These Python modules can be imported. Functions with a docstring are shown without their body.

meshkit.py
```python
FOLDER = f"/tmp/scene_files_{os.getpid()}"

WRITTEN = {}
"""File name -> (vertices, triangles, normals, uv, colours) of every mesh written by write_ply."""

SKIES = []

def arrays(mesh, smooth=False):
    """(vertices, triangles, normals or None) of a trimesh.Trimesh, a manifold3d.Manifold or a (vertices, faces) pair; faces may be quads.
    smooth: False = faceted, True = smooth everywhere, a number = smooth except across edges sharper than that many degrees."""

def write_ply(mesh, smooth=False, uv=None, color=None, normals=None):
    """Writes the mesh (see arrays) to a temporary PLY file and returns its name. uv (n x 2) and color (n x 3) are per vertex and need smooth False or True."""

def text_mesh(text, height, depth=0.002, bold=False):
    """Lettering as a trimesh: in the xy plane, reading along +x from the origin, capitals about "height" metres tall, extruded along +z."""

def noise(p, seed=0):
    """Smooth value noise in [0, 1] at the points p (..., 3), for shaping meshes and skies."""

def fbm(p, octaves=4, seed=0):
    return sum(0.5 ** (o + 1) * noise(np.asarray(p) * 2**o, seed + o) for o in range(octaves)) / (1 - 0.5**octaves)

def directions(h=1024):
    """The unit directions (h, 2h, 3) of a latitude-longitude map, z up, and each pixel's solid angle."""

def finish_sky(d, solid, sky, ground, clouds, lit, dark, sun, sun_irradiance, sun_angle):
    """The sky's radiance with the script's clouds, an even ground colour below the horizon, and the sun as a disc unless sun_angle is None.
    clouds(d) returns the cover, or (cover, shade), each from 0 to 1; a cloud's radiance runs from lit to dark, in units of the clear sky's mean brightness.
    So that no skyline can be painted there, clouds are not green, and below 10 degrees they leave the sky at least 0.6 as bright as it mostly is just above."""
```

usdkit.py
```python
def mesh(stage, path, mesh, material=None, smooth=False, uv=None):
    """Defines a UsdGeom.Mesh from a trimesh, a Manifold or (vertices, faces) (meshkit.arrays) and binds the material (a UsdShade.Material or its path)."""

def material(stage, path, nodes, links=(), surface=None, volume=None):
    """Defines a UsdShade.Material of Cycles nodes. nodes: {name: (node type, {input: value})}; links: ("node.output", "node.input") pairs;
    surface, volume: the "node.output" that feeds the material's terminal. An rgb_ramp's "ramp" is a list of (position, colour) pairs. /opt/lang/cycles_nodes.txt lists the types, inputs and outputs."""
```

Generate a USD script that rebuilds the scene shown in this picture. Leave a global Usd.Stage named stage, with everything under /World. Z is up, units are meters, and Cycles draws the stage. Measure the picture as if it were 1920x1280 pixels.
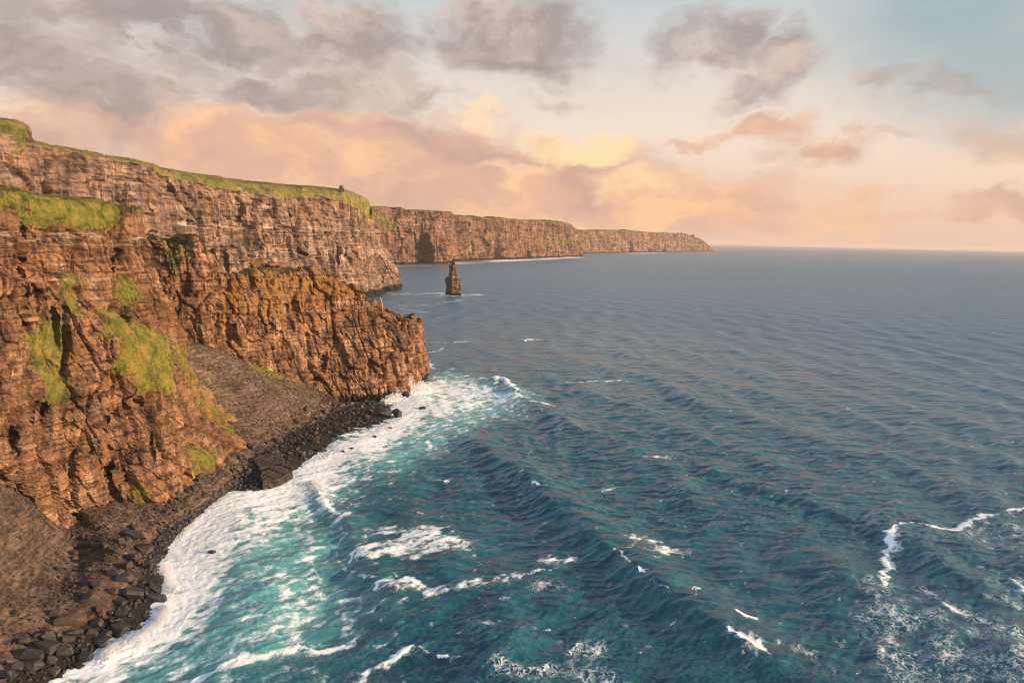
import math
import numpy as np
import trimesh, shapely, manifold3d
from scipy.interpolate import PchipInterpolator, CubicSpline
from scipy.spatial import cKDTree
from pxr import Usd, UsdGeom, UsdLux, UsdShade, Gf, Sdf, Vt
import usdkit, meshkit

stage = Usd.Stage.CreateInMemory()
UsdGeom.SetStageUpAxis(stage, 'Z')
world = UsdGeom.Xform.Define(stage, '/World')
stage.SetDefaultPrim(world.GetPrim())
UsdGeom.Scope.Define(stage, '/World/Looks')

# ------------------------------------------------------------------ camera
EYE = 110.0                      # metres above the sea: the photographer stands on a cliff
LENS = 1280.0                    # focal length in pixels of the 1920 px wide photograph (24 mm on full frame)
ROLL, PITCH = math.radians(1.23), math.atan(192 / 1280.0)
FW = np.array([0, math.cos(PITCH), -math.sin(PITCH)])
_r = np.array([1.0, 0, 0]); _u = np.cross(_r, FW)
RT = _r * math.cos(ROLL) + _u * math.sin(ROLL)
UP = -_r * math.sin(ROLL) + _u * math.cos(ROLL)
CAM = np.array([0, 0, EYE])
cam = UsdGeom.Camera.Define(stage, '/World/camera')
m = Gf.Matrix4d(*RT, 0, *UP, 0, *(-FW), 0, *CAM, 1)
cam.AddTransformOp().Set(m)
cam.CreateHorizontalApertureAttr(36.0); cam.CreateVerticalApertureAttr(24.0)
cam.CreateFocalLengthAttr(36.0 * LENS / 1920); cam.CreateClippingRangeAttr((1.0, 200000.0))
cam.CreateExposureAttr(1.0)

# ------------------------------------------------------------------ sun and sky
SUN_AZ, SUN_EL = math.atan2(0.99, -0.13), math.radians(12)
SD = np.array([math.sin(SUN_AZ) * math.cos(SUN_EL), math.cos(SUN_AZ) * math.cos(SUN_EL), math.sin(SUN_EL)])
sun = UsdLux.DistantLight.Define(stage, '/World/sun')
_x = np.cross([0, 0, 1.0], SD); _x /= np.linalg.norm(_x); _y = np.cross(SD, _x)
sun.AddTransformOp().Set(Gf.Matrix4d(*_x, 0, *_y, 0, *SD, 0, 0, 0, 0, 1))
sun.CreateIntensityAttr(1.25); sun.CreateAngleAttr(0.5); sun.CreateColorAttr(Gf.Vec3f(1.0, 0.71, 0.44))
sun.GetPrim().CreateAttribute('inputs:normalize', Sdf.ValueTypeNames.Bool).Set(True)


def ray(u, v):
    return FW + RT * ((u - 960) / LENS) - UP * ((v - 640) / LENS)


def Py(u, v, y):
    d = ray(u, v); return CAM + d * (y / d[1])


def Pz(u, v, z=0.0):
    d = ray(u, v); return CAM + d * ((z - EYE) / d[2])


def pix(p):
    d = np.asarray(p) - CAM; w = np.maximum(d @ FW, 1e-6)
    return np.stack([960 + LENS * (d @ RT) / w, 640 - LENS * (d @ UP) / w], -1)


def ae(u, v):                    # azimuth and elevation of the direction through a point of the photograph
    d = ray(u, v); return math.atan2(d[0], d[1]), math.atan2(d[2], math.hypot(d[0], d[1]))


SKY_K = 0.06
def sky_material():
    N, L = {}, []
    N['sky'] = ('sky_texture', {'sky_type': 'single_scattering', 'sun_disc': False, 'sun_elevation': SUN_EL, 'sun_rotation': SUN_AZ, 'aerosol_density': 1.5})
    N['tc'] = ('texture_coordinate', {})
    N['sep'] = ('separate_xyz', {}); L.append(('tc.generated', 'sep.vector'))
    def math_(n, t, a, b=None, c=None):
        v = {'math_type': t}
        for k, x in (('value1', a), ('value2', b), ('value3', c)):
            if isinstance(x, str): L.append((x, f'{n}.{k}'))
            elif x is not None: v[k] = x
        N[n] = ('math', v); return f'{n}.value'
    az = math_('az', 'arctan2', 'sep.x', 'sep.y')
    el = math_('el', 'arcsine', 'sep.z')
    N['co'] = ('combine_xyz', {}); L.extend([(az, 'co.x'), (el, 'co.y')])
    # a wobble so that no cloud keeps a round outline
    def noise(n, src, scale, detail, rough, sx=1, sy=1, w=0.0):
        N[n + 'm'] = ('mapping', {'scale': (sx, sy, 1), 'location': (w, 2 * w, 0)}); L.append((src, n + 'm.vector'))
        N[n] = ('noise_texture', {'dimensions': '3D', 'type': 'fBM', 'scale': scale, 'detail': detail, 'roughness': rough})
        L.append((n + 'm.vector', n + '.vector')); return n
    noise('wob', 'co.vector', 9, 6, 0.6, 0.8, 1.3)
    N['wobs'] = ('vector_math', {'math_type': 'subtract', 'vector2': (0.5, 0.5, 0.5)}); L.append(('wob.color', 'wobs.vector1'))
    N['wobk'] = ('vector_math', {'math_type': 'scale', 'scale': 0.16}); L.append(('wobs.vector', 'wobk.vector1'))
    N['cw'] = ('vector_math', {'math_type': 'add'}); L.extend([('co.vector', 'cw.vector1'), ('wobk.vector', 'cw.vector2')])
    noise('puff', 'cw.vector', 12, 9, 0.6, 0.8, 1.5, 3.1)
    noise('broad', 'cw.vector', 2.4, 6, 0.55, 0.7, 2.2, 1.7)
    noise('soft', 'cw.vector', 7, 6, 0.55, 0.8, 1.6, 5.3)
    k = [0]
    def blobs(items):
        out = None
        for (u, v, wu, wv, s) in items:
            k[0] += 1; n = f'b{k[0]}'
            a, e = ae(u, v)
            N[n + 'm'] = ('mapping', {'mapping_type': 'texture', 'location': (a, e, 0), 'scale': (wu / LENS, wv / LENS, 1)}); L.append(('cw.vector', n + 'm.vector'))
            N[n + 'l'] = ('vector_math', {'math_type': 'length'}); L.append((n + 'm.vector', n + 'l.vector1'))
            N[n + 'r'] = ('map_range', {'range_type': 'smoothstep', 'from_min': 1.25, 'from_max': 0.25, 'to_min': 0.0, 'to_max': s, 'clamp': True}); L.append((n + 'l.value', n + 'r.value'))
            out = f'{n}r.result' if out is None else math_(n + 'x', 'maximum', out, f'{n}r.result')
        return out
    def cover(n, blob, amount, lo, hi):
        # the blob's middle is solid, its rim broken by the puffs
        a = math_(n + 'a', 'multiply_add', 'puff.fac', amount, -0.5 * amount)
        b = math_(n + 'b', 'add', blob, a)
        N[n] = ('map_range', {'range_type': 'smoothstep', 'from_min': lo, 'from_max': hi, 'to_min': 0.0, 'to_max': 1.0, 'clamp': True}); L.append((b, n + '.value'))
        return n + '.result'
    # grey clouds above, pink bank lower down, glowing heads of the bank
    grey = blobs([(640, 90, 190, 110, 1), (600, 165, 250, 45, 1), (760, 150, 90, 60, .8), (960, 75, 170, 90, 1), (880, 40, 120, 70, .8), (250, 25, 330, 52, .9), (60, 60, 200, 60, .75),
                  (170, 150, 210, 62, .9), (30, 150, 160, 60, .8), (1290, 70, 80, 62, .72), (1370, 70, 75, 85, .8), (1470, 110, 75, 95, .9), (1420, 155, 95, 55, .7), (1640, 165, 75, 24, .62), (1770, 150, 95, 34, .6),
                  (1040, 195, 80, 25, .5), (470, 50, 190, 75, .8), (330, 110, 170, 45, .55), (560, 120, 120, 60, .7)])
    pink = blobs([(1430, 248, 100, 34, .8), (1310, 258, 85, 18, .7), (1550, 292, 105, 44, .8), (1670, 270, 55, 22, .6), (300, 220, 260, 80, .9), (120, 260, 260, 70, .7), (480, 290, 300, 100, 1), (650, 250, 260, 70, .9),
                  (800, 320, 330, 120, 1), (1000, 330, 260, 90, 1), (1180, 370, 260, 75, 1), (1300, 380, 300, 60, .9), (1000, 410, 600, 60, .9), (1500, 400, 300, 40, .6), (1860, 405, 120, 28, .65), (1880, 260, 160, 60, .5)])
    glow = blobs([(1085, 285, 110, 52, 1.15), (1190, 345, 130, 40, .85), (980, 325, 130, 36, .8), (890, 222, 70, 26, .8), (1020, 260, 70, 30, .8), (420, 215, 60, 22, .6), (700, 300, 120, 45, .5), (1850, 320, 220, 60, .5), (120, 228, 110, 30, .5)])
    cg, cp, cl = cover('grey', grey, 1.1, .15, .95), cover('pink', pink, 1.0, .12, .95), cover('glow', glow, .9, .32, 1.35)
    # thin high veil: warm low down, paler above, everywhere round the horizon
    N['veil'] = ('rgb_ramp', {'ramp': [(0.0, (7.6, 5.0, 3.9)), (0.05, (8.3, 5.6, 4.1)), (0.12, (8.6, 6.8, 5.5)), (0.20, (7.0, 6.5, 5.9)), (0.27, (5.2, 5.7, 5.9)), (0.40, (3.9, 5.1, 6.1)), (0.7, (3.2, 4.5, 5.9)), (1, (2.8, 4.1, 5.6))]})
    N['elr'] = ('map_range', {'from_min': 0.0, 'from_max': 1.2, 'to_min': 0.0, 'to_max': 1.0, 'clamp': True}); L.extend([(el, 'elr.value'), ('elr.result', 'veil.fac')])
    def mix(n, f, a, b):
        v = {'mix_type': 'mix'}
        for key, x in (('fac', f), ('color1', a), ('color2', b)):
            if isinstance(x, str): L.append((x, f'{n}.{key}'))
            else: v[key] = x
        N[n] = ('mix', v); return n + '.color'
    c = mix('m0', 0.86, 'sky.color', 'veil.color')
    bl = blobs([(1925, 30, 330, 190, 1)])  # dark blue corner: lens vignette painted into the sky colour
    c = mix('m05', math_('blk', 'multiply', bl, .6), c, (1.7, 3.0, 3.6))
    # loose cloud over the rest of the sky, out of the picture too
    N['lo'] = ('map_range', {'range_type': 'smoothstep', 'from_min': 0.52, 'from_max': 0.72, 'to_min': 0.0, 'to_max': 0.45, 'clamp': True}); L.append(('broad.fac', 'lo.value'))
    c = mix('m1', 'lo.result', c, (5.2, 4.7, 4.4))
    cpk = math_('cpk', 'multiply', cp, 0.92)
    N['pcol'] = ('rgb_ramp', {'ramp': [(0.34, (4.9, 3.15, 2.6)), (0.5, (6.5, 3.9, 2.75)), (0.64, (8.6, 5.0, 2.8))]}); L.append(('soft.fac', 'pcol.fac'))
    c = mix('m2', cpk, c, 'pcol.color')
    clk = math_('clk', 'multiply', cl, 0.95)
    c = mix('m3', clk, c, (9.8, 6.9, 3.9))
    cgk = math_('cgk', 'multiply', cg, 0.94)
    N['gcol'] = ('rgb_ramp', {'ramp': [(0.34, (2.7, 2.35, 2.25)), (0.5, (3.6, 3.0, 2.8)), (0.64, (5.8, 4.6, 4.0))]}); L.append(('soft.fac', 'gcol.fac'))
    c = mix('m4', cgk, c, 'gcol.color')
    N['bg'] = ('background_shader', {'strength': SKY_K}); L.append((c, 'bg.color'))
    return usdkit.material(stage, '/World/Looks/evening_sky', N, L, surface='bg.background')


dome = UsdLux.DomeLight.Define(stage, '/World/sky')
UsdShade.MaterialBindingAPI.Apply(dome.GetPrim()).Bind(sky_material())
dome.GetPrim().SetCustomDataByKey('kind', 'structure')
dome.GetPrim().SetCustomDataByKey('label', 'evening sky with grey and peach clouds over the sea')

# ------------------------------------------------------------------ helpers
used = {}


def name_for(base, parent='/World'):
    k = (parent, base); n = used.get(k, 0); used[k] = n + 1
    return f'{parent}/{base}' if n == 0 else f'{parent}/{base}_{n:03d}'


def meta(prim, label=None, category=None, group=None, kind=None):
    for k, v in (('label', label), ('category', category), ('group', group), ('kind', kind)):
        if v: prim.SetCustomDataByKey(k, v)
    return prim


def put(name, mesh, mat, parent='/World', smooth=False, attrs=None, **kw):
    path = name_for(name, parent if isinstance(parent, str) else str(parent.GetPath()))
    g = usdkit.mesh(stage, path, mesh, mat, smooth=smooth)
    for k, v in (attrs or {}).items():
        UsdGeom.PrimvarsAPI(g).CreatePrimvar(k, Sdf.ValueTypeNames.FloatArray, 'vertex').Set(Vt.FloatArray.FromNumpy(np.asarray(v, np.float32)))
    return meta(g.GetPrim(), **kw)


def thing(name, loc=(0, 0, 0), rz=0.0, **kw):
    x = UsdGeom.Xform.Define(stage, name_for(name)); x.AddTranslateOp().Set(Gf.Vec3d(*map(float, loc)))
    if rz: x.AddRotateZOp().Set(math.degrees(rz))
    return meta(x.GetPrim(), **kw)


def hsh(i, j, seed):
    i = np.asarray(i, np.int64); j = np.asarray(j, np.int64)
    h = (i * 374761393 + j * 668265263 + seed * 144665 + 1013) & 0xFFFFFFFF
    h = ((h ^ (h >> 13)) * 1274126177) & 0xFFFFFFFF
    h = ((h ^ (h >> 16)) * 2246822519) & 0xFFFFFFFF
    return ((h ^ (h >> 15)) & 0xFFFFFF) / 16777215.0


def fbm(p, octaves=4, seed=0):
    return meshkit.fbm(p, octaves, seed) - 0.5


def sstep(x, a, b):
    t = np.clip((x - a) / (b - a), 0, 1); return t * t * (3 - 2 * t)


def cells(a, b, seed, jit=0.9):
    """2-D jittered cells: (distance to the seed in a, in b, gap to the next cell, three hashes)."""
    ia, ib = np.floor(a).astype(np.int64), np.floor(b).astype(np.int64)
    f1 = np.full(a.shape, 9.0); f2 = f1.copy(); da = np.zeros_like(a); db = da.copy(); ci = ia.copy(); cj = ib.copy()
    for i in (-1, 0, 1):
        for j in (-1, 0, 1):
            x = ia + i + 0.5 + jit * (hsh(ia + i, ib + j, seed) - 0.5) - a
            y = ib + j + 0.5 + jit * (hsh(ia + i, ib + j, seed + 7) - 0.5) - b
            d = np.maximum(np.abs(x), np.abs(y)) * 0.6 + 0.4 * np.hypot(x, y)
            near = d < f1
            f2 = np.where(near, f1, np.minimum(f2, d))
            f1 = np.where(near, d, f1); da = np.where(near, -x, da); db = np.where(near, -y, db)
            ci = np.where(near, ia + i, ci); cj = np.where(near, ib + j, cj)
    return da, db, f2 - f1, hsh(ci, cj, seed + 11), hsh(ci, cj, seed + 23), hsh(ci, cj, seed + 31)


def in_poly(pts, poly):
    return shapely.contains_xy(shapely.Polygon(poly).buffer(0), pts[:, 0], pts[:, 1])


def poly_mask(pts, poly, soft):
    """1 inside, 0 outside, a ramp of width soft on both sides of the outline."""
    g = shapely.Polygon(poly).buffer(0)
    x0, y0, x1, y1 = g.bounds
    out = np.zeros(len(pts))
    sel = np.where((pts[:, 0] > x0 - soft) & (pts[:, 0] < x1 + soft) & (pts[:, 1] > y0 - soft) & (pts[:, 1] < y1 + soft))[0]
    if len(sel) == 0: return out
    p = pts[sel]
    xy = np.array(g.exterior.segmentize(soft * 0.5).coords)
    d, _ = cKDTree(xy).query(p, distance_upper_bound=soft * 1.01)
    d = np.minimum(d, soft); d = np.where(shapely.contains_xy(g, p[:, 0], p[:, 1]), d, -d)
    out[sel] = np.clip(0.5 + 0.5 * d / soft, 0, 1)
    return out


def near_line(pts, xy, reach):
    """Distance to the nearest of the points xy and its number; 999 beyond reach."""
    d, i = np.full(len(pts), 999.0), np.zeros(len(pts), int)
    lo, hi = xy.min(0) - reach, xy.max(0) + reach
    sel = np.where(((pts > lo) & (pts < hi)).all(1))[0]
    if len(sel):
        dd, ii = cKDTree(xy).query(pts[sel], distance_upper_bound=reach)
        ok = dd < reach
        d[sel[ok]] = dd[ok]; i[sel[ok]] = ii[ok]
    return d, i


def net(ctrl, step_s, step_t):
    """Fine grid through control points ctrl (rows, columns, 3): (points (R, C, 3), s metres along, t metres down)."""
    ctrl = np.asarray(ctrl, float)
    cs = np.concatenate([[0], np.cumsum(np.linalg.norm(np.diff(ctrl, axis=1), axis=2).mean(0))])
    ct = np.concatenate([[0], np.cumsum(np.linalg.norm(np.diff(ctrl, axis=0), axis=2).mean(1))])
    S = np.linspace(0, cs[-1], max(2, int(cs[-1] / step_s) + 1)); T = np.linspace(0, ct[-1], max(2, int(ct[-1] / step_t) + 1))
    g = PchipInterpolator(cs, ctrl, axis=1)(S)
    g = PchipInterpolator(ct, g, axis=0)(T)
    return g, S, T


def grid_normals(g):
    a = np.gradient(g, axis=1); b = np.gradient(g, axis=0)
    n = np.cross(b, a); n /= np.maximum(np.linalg.norm(n, axis=2, keepdims=True), 1e-9)
    return n


def grid_faces(R, C):
    i = np.arange(R * C).reshape(R, C)
    a, b, c, d = i[:-1, :-1].ravel(), i[:-1, 1:].ravel(), i[1:, 1:].ravel(), i[1:, :-1].ravel()
    return np.vstack([np.stack([a, d, c], 1), np.stack([a, c, b], 1)])


def strata(z, seed, T):
    i = np.floor(z / T); f = z / T - i
    h0, h1 = hsh(i, i * 0, seed), hsh(i + 1, i * 0, seed)
    return (h0 + (h1 - h0) * sstep(f, 0.88, 1.0)) - 0.5 - .55 * np.exp(-((f - .92) / .055) ** 2)


def rock(g, s, scale=1.0, seed=1, soft=None, gully=1.0, bed=1.0, joint=1.0):
    """Pushes a cliff sheet in and out along its horizontal normal: gullies, joints, blocks, beds. soft: 0..1 where turf smooths it."""
    n = grid_normals(g)
    nh = n * [1, 1, 0.25]; nh /= np.maximum(np.linalg.norm(nh, axis=2, keepdims=True), 1e-6)
    k = scale
    S = s + 0 * g[..., 0]; z = g[..., 2]
    P = g / k
    wob = fbm(P / 22, 3, seed); wob2 = fbm(P / 6, 3, seed + 5)
    Sw = S + k * (5 * wob + 1.2 * wob2); zw = z + k * (1.6 * wob2 + 0.05 * S / k)
    d = gully * k * (10 * fbm(np.stack([Sw / (26 * k), z / (110 * k), 0 * z], -1), 3, seed + 2) + 9 * (np.sqrt(np.abs(fbm(np.stack([Sw / (17 * k), z / (80 * k), 0 * z + 3], -1), 2, seed + 3)) + .002) - 0.36)
                     + 3.6 * (np.sqrt(np.abs(fbm(np.stack([Sw / (6.5 * k), z / (34 * k), 0 * z + 8], -1), 2, seed + 8)) + .002) - .36))
    for w, h, A, tilt, crack, sd in ((12, 30, 3.2, 3.0, 2.2, 41), (5, 11, 2.1, 2.0, 1.2, 57), (2.1, 3.4, .9, .9, .4, 73)):
        da, db, gap, h1, h2, h3 = cells(Sw / (w * k), zw / (h * k), seed + sd)
        d += k * ((h1 - 0.5) * A + (da * (h2 - 0.5) + db * (h3 - 0.8) * 0.8) * tilt - joint * crack * (1 - sstep(gap, 0.0, 0.085)))
    zb = z + k * (2.5 * wob + 0.4 * wob2)
    d += bed * k * (1.7 * strata(zb, seed + 3, 7.3 * k) + 1.0 * strata(zb, seed + 4, 2.9 * k) + .25 * strata(zb, seed + 6, 1.2 * k))
    d += k * .8 * fbm(P / 2.2, 4, seed + 9)
    if soft is not None:
        d = d * (1 - 0.86 * soft) + soft * k * (1.6 * fbm(P / [9, 9, 22], 4, seed + 12) + .5 * fbm(P / 1.5, 2, seed + 14))
    return g + nh * d[..., None]


def cut(g, uv, line, w, depth):
    """A joint cut into a cliff sheet where the photograph shows one (line in photograph points)."""
    xy = np.array(shapely.LineString(line).segmentize(1.5).coords)
    d, i = near_line(uv, xy, w * 1.5); k = ((1 - sstep(d, w * .2, w * 1.4)) * np.sin(np.pi * np.clip((i + .5) / len(xy), .03, .97)) ** .6).reshape(g.shape[:2])
    n = grid_normals(g) * [1, 1, 0]; n /= np.maximum(np.linalg.norm(n, axis=2, keepdims=True), 1e-6)
    return g - n * (depth * k)[..., None]


# ------------------------------------------------------------------ materials
def LK(n): return f'/World/Looks/{n}'


def rock_material(name, cols, grain=1.0, wet_top=5.0):
    """Bedded flagstone: colours from noise and from the mesh's turf, lichen, pale and dark amounts."""
    N = {'geo': ('geometry', {}), 'tc': ('mapping', {'scale': (1 / grain,) * 3}), 'bedm': ('mapping', {'scale': (.10 / grain, .10 / grain, 1.1 / grain)}), 'vert': ('mapping', {'scale': (1.0 / grain, 1.0 / grain, .14 / grain)}),
         'n1': ('noise_texture', {'type': 'fBM', 'scale': .07, 'detail': 8, 'roughness': .65}), 'n2': ('noise_texture', {'type': 'fBM', 'scale': .55, 'detail': 8, 'roughness': .7}),
         'nb': ('noise_texture', {'type': 'fBM', 'scale': .7, 'detail': 5, 'roughness': .7}), 'nv': ('noise_texture', {'type': 'fBM', 'scale': .35, 'detail': 6, 'roughness': .65}),
         'fine': ('noise_texture', {'type': 'fBM', 'scale': 2.6, 'detail': 5, 'roughness': .75}),
         'r1': ('rgb_ramp', {'ramp': [(.32, cols[0]), (.46, cols[1]), (.56, cols[2]), (.68, cols[3])]}),
         'm1': ('mix', {'mix_type': 'multiply', 'fac': .85}), 'rb': ('rgb_ramp', {'ramp': [(.38, (.36, .33, .33)), (.48, (.95, .95, .95)), (.60, (1.5, 1.4, 1.3))]}),
         'm2': ('mix', {'mix_type': 'multiply', 'fac': .8}), 'rv': ('rgb_ramp', {'ramp': [(.38, (.36, .32, .31)), (.48, (1, 1, 1)), (.62, (1.35, 1.25, 1.12))]}),
         'm3': ('mix', {'mix_type': 'multiply', 'fac': .9}), 'rf': ('rgb_ramp', {'ramp': [(.38, (.36, .33, .31)), (.5, (1, 1, 1)), (.62, (1.7, 1.6, 1.5))]})}
    L = [('geo.position', 'tc.vector'), ('geo.position', 'bedm.vector'), ('geo.position', 'vert.vector'), ('tc.vector', 'n1.vector'), ('tc.vector', 'n2.vector'), ('tc.vector', 'fine.vector'), ('bedm.vector', 'nb.vector'), ('vert.vector', 'nv.vector'),
         ('n1.fac', 'r1.fac'), ('r1.color', 'm1.color1'), ('nb.fac', 'rb.fac'), ('rb.color', 'm1.color2'), ('m1.color', 'm2.color1'), ('nv.fac', 'rv.fac'), ('rv.color', 'm2.color2'), ('m2.color', 'm3.color1'), ('fine.fac', 'rf.fac'), ('rf.color', 'm3.color2')]
    last = 'm3.color'
    # turf, lichen, guano and wet rock by amounts on the mesh, broken up by noise
    for key, src, k, lo, hi, col in (('lichen', 'nv', 2.2, .45, .85, (.27, .135, .035)), ('pale', 'nb', 1.8, .5, .85, (.42, .345, .29)), ('turf', 'n2', 2.0, .38, .66, None), ('wet', 'n2', .5, .4, .7, (.018, .016, .017))):
        N[key] = ('attribute', {'attribute': key})
        N[key + 'a'] = ('math', {'math_type': 'multiply_add', 'value2': k, 'value3': -0.5 * k}); L.append((src + '.fac', key + 'a.value1'))
        N[key + 'b'] = ('math', {'math_type': 'add'}); L += [(key + '.fac', key + 'b.value1'), (key + 'a.value', key + 'b.value2')]
        N[key + 'c'] = ('map_range', {'range_type': 'smoothstep', 'from_min': lo, 'from_max': hi, 'to_min': 0, 'to_max': 1, 'clamp': True}); L.append((key + 'b.value', key + 'c.value'))
        N[key + 'm'] = ('mix', {'mix_type': 'mix'}); L += [(key + 'c.result', key + 'm.fac'), (last, key + 'm.color1')]
        if col is None:
            N['gr'] = ('rgb_ramp', {'ramp': [(.36, (.045, .057, .012)), (.45, (.118, .118, .021)), (.53, (.20, .172, .034)), (.62, (.31, .195, .06))]})
            N['gn'] = ('noise_texture', {'type': 'fBM', 'scale': .16, 'detail': 9, 'roughness': .8}); L += [('tc.vector', 'gn.vector'), ('gn.fac', 'gr.fac'), ('gr.color', key + 'm.color2')]
        else:
            N[key + 'm'][1]['color2'] = col
        last = key + 'm.color'
    N['bh'] = ('math', {'math_type': 'multiply_add', 'value2': 1.3, 'value3': 0}); L += [('n2.fac', 'bh.value1'), ('fine.fac', 'bh.value3')]
    N['bump'] = ('bump', {'strength': 1.0, 'distance': .9 * grain}); L.append(('bh.value', 'bump.height'))
    N['p'] = ('principled_bsdf', {'roughness': .88, 'specular_ior_level': .25}); L += [(last, 'p.base_color'), ('bump.normal', 'p.normal')]
    return usdkit.material(stage, LK(name), N, L, surface='p.BSDF')


ROCK_NEAR = rock_material('near_flagstone', [(.07, .044, .032), (.17, .097, .06), (.255, .15, .092), (.34, .225, .155)], 1.0)
ROCK_MID = rock_material('tower_cliff_flagstone', [(.10, .072, .061), (.185, .128, .104), (.26, .185, .15), (.36, .27, .22)], 2.6)
ROCK_FAR = rock_material('distant_flagstone', [(.10, .058, .045), (.16, .092, .066), (.205, .125, .09), (.26, .17, .13)], 7.0)


def simple_rock(name, a, b, scale, rough=.8, rnd=.35, spec=.3):
    N = {'geo': ('geometry', {}), 'oi': ('object_info', {}), 'n': ('noise_texture', {'type': 'fBM', 'scale': scale, 'detail': 9, 'roughness': .75}), 'r': ('rgb_ramp', {'ramp': [(.36, a), (.64, b)]}),
         'h': ('hsv', {}), 'v': ('map_range', {'from_min': 0, 'from_max': 1, 'to_min': 1 - rnd, 'to_max': 1 + rnd}), 'b': ('bump', {'strength': .9, 'distance': .5}), 'p': ('principled_bsdf', {'roughness': rough, 'specular_ior_level': spec})}
    L = [('geo.position', 'n.vector'), ('n.fac', 'r.fac'), ('r.color', 'h.color'), ('geo.random_per_island', 'v.value'), ('v.result', 'h.value'), ('h.color', 'p.base_color'), ('n.fac', 'b.height'), ('b.normal', 'p.normal')]
    return usdkit.material(stage, LK(name), N, L, surface='p.BSDF')


DARK_STONE = simple_rock('dark_wet_boulder', (.016, .016, .019), (.055, .05, .052), .9, .42, .4, .5)
BROWN_STONE = simple_rock('brown_dry_boulder', (.06, .042, .034), (.13, .085, .063), .8, .85)
GREY_STONE = simple_rock('grey_boulder', (.05, .046, .048), (.105, .093, .09), .8, .8)
SCREE_STONE = simple_rock('scree_stone', (.06, .04, .03), (.21, .145, .11), 1.5, .9, .6)
SLAB_STONE = simple_rock('layered_slab', (.018, .016, .017), (.085, .068, .058), 1.1, .75, .2)
TOWER_STONE = simple_rock('tower_masonry', (.12, .08, .06), (.19, .135, .10), .9, .9, .1)
CLOTH = simple_rock('dark_clothes', (.02, .02, .03), (.04, .04, .06), 3, .9, .2)


def surf_attrs(g, **kw):
    R, C = g.shape[:2]
    out = {k: np.zeros(R * C) for k in ('turf', 'lichen', 'pale', 'wet')}
    for k, v in kw.items(): out[k] = np.clip(np.asarray(v, float), 0, 1).ravel()
    return out


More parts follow.
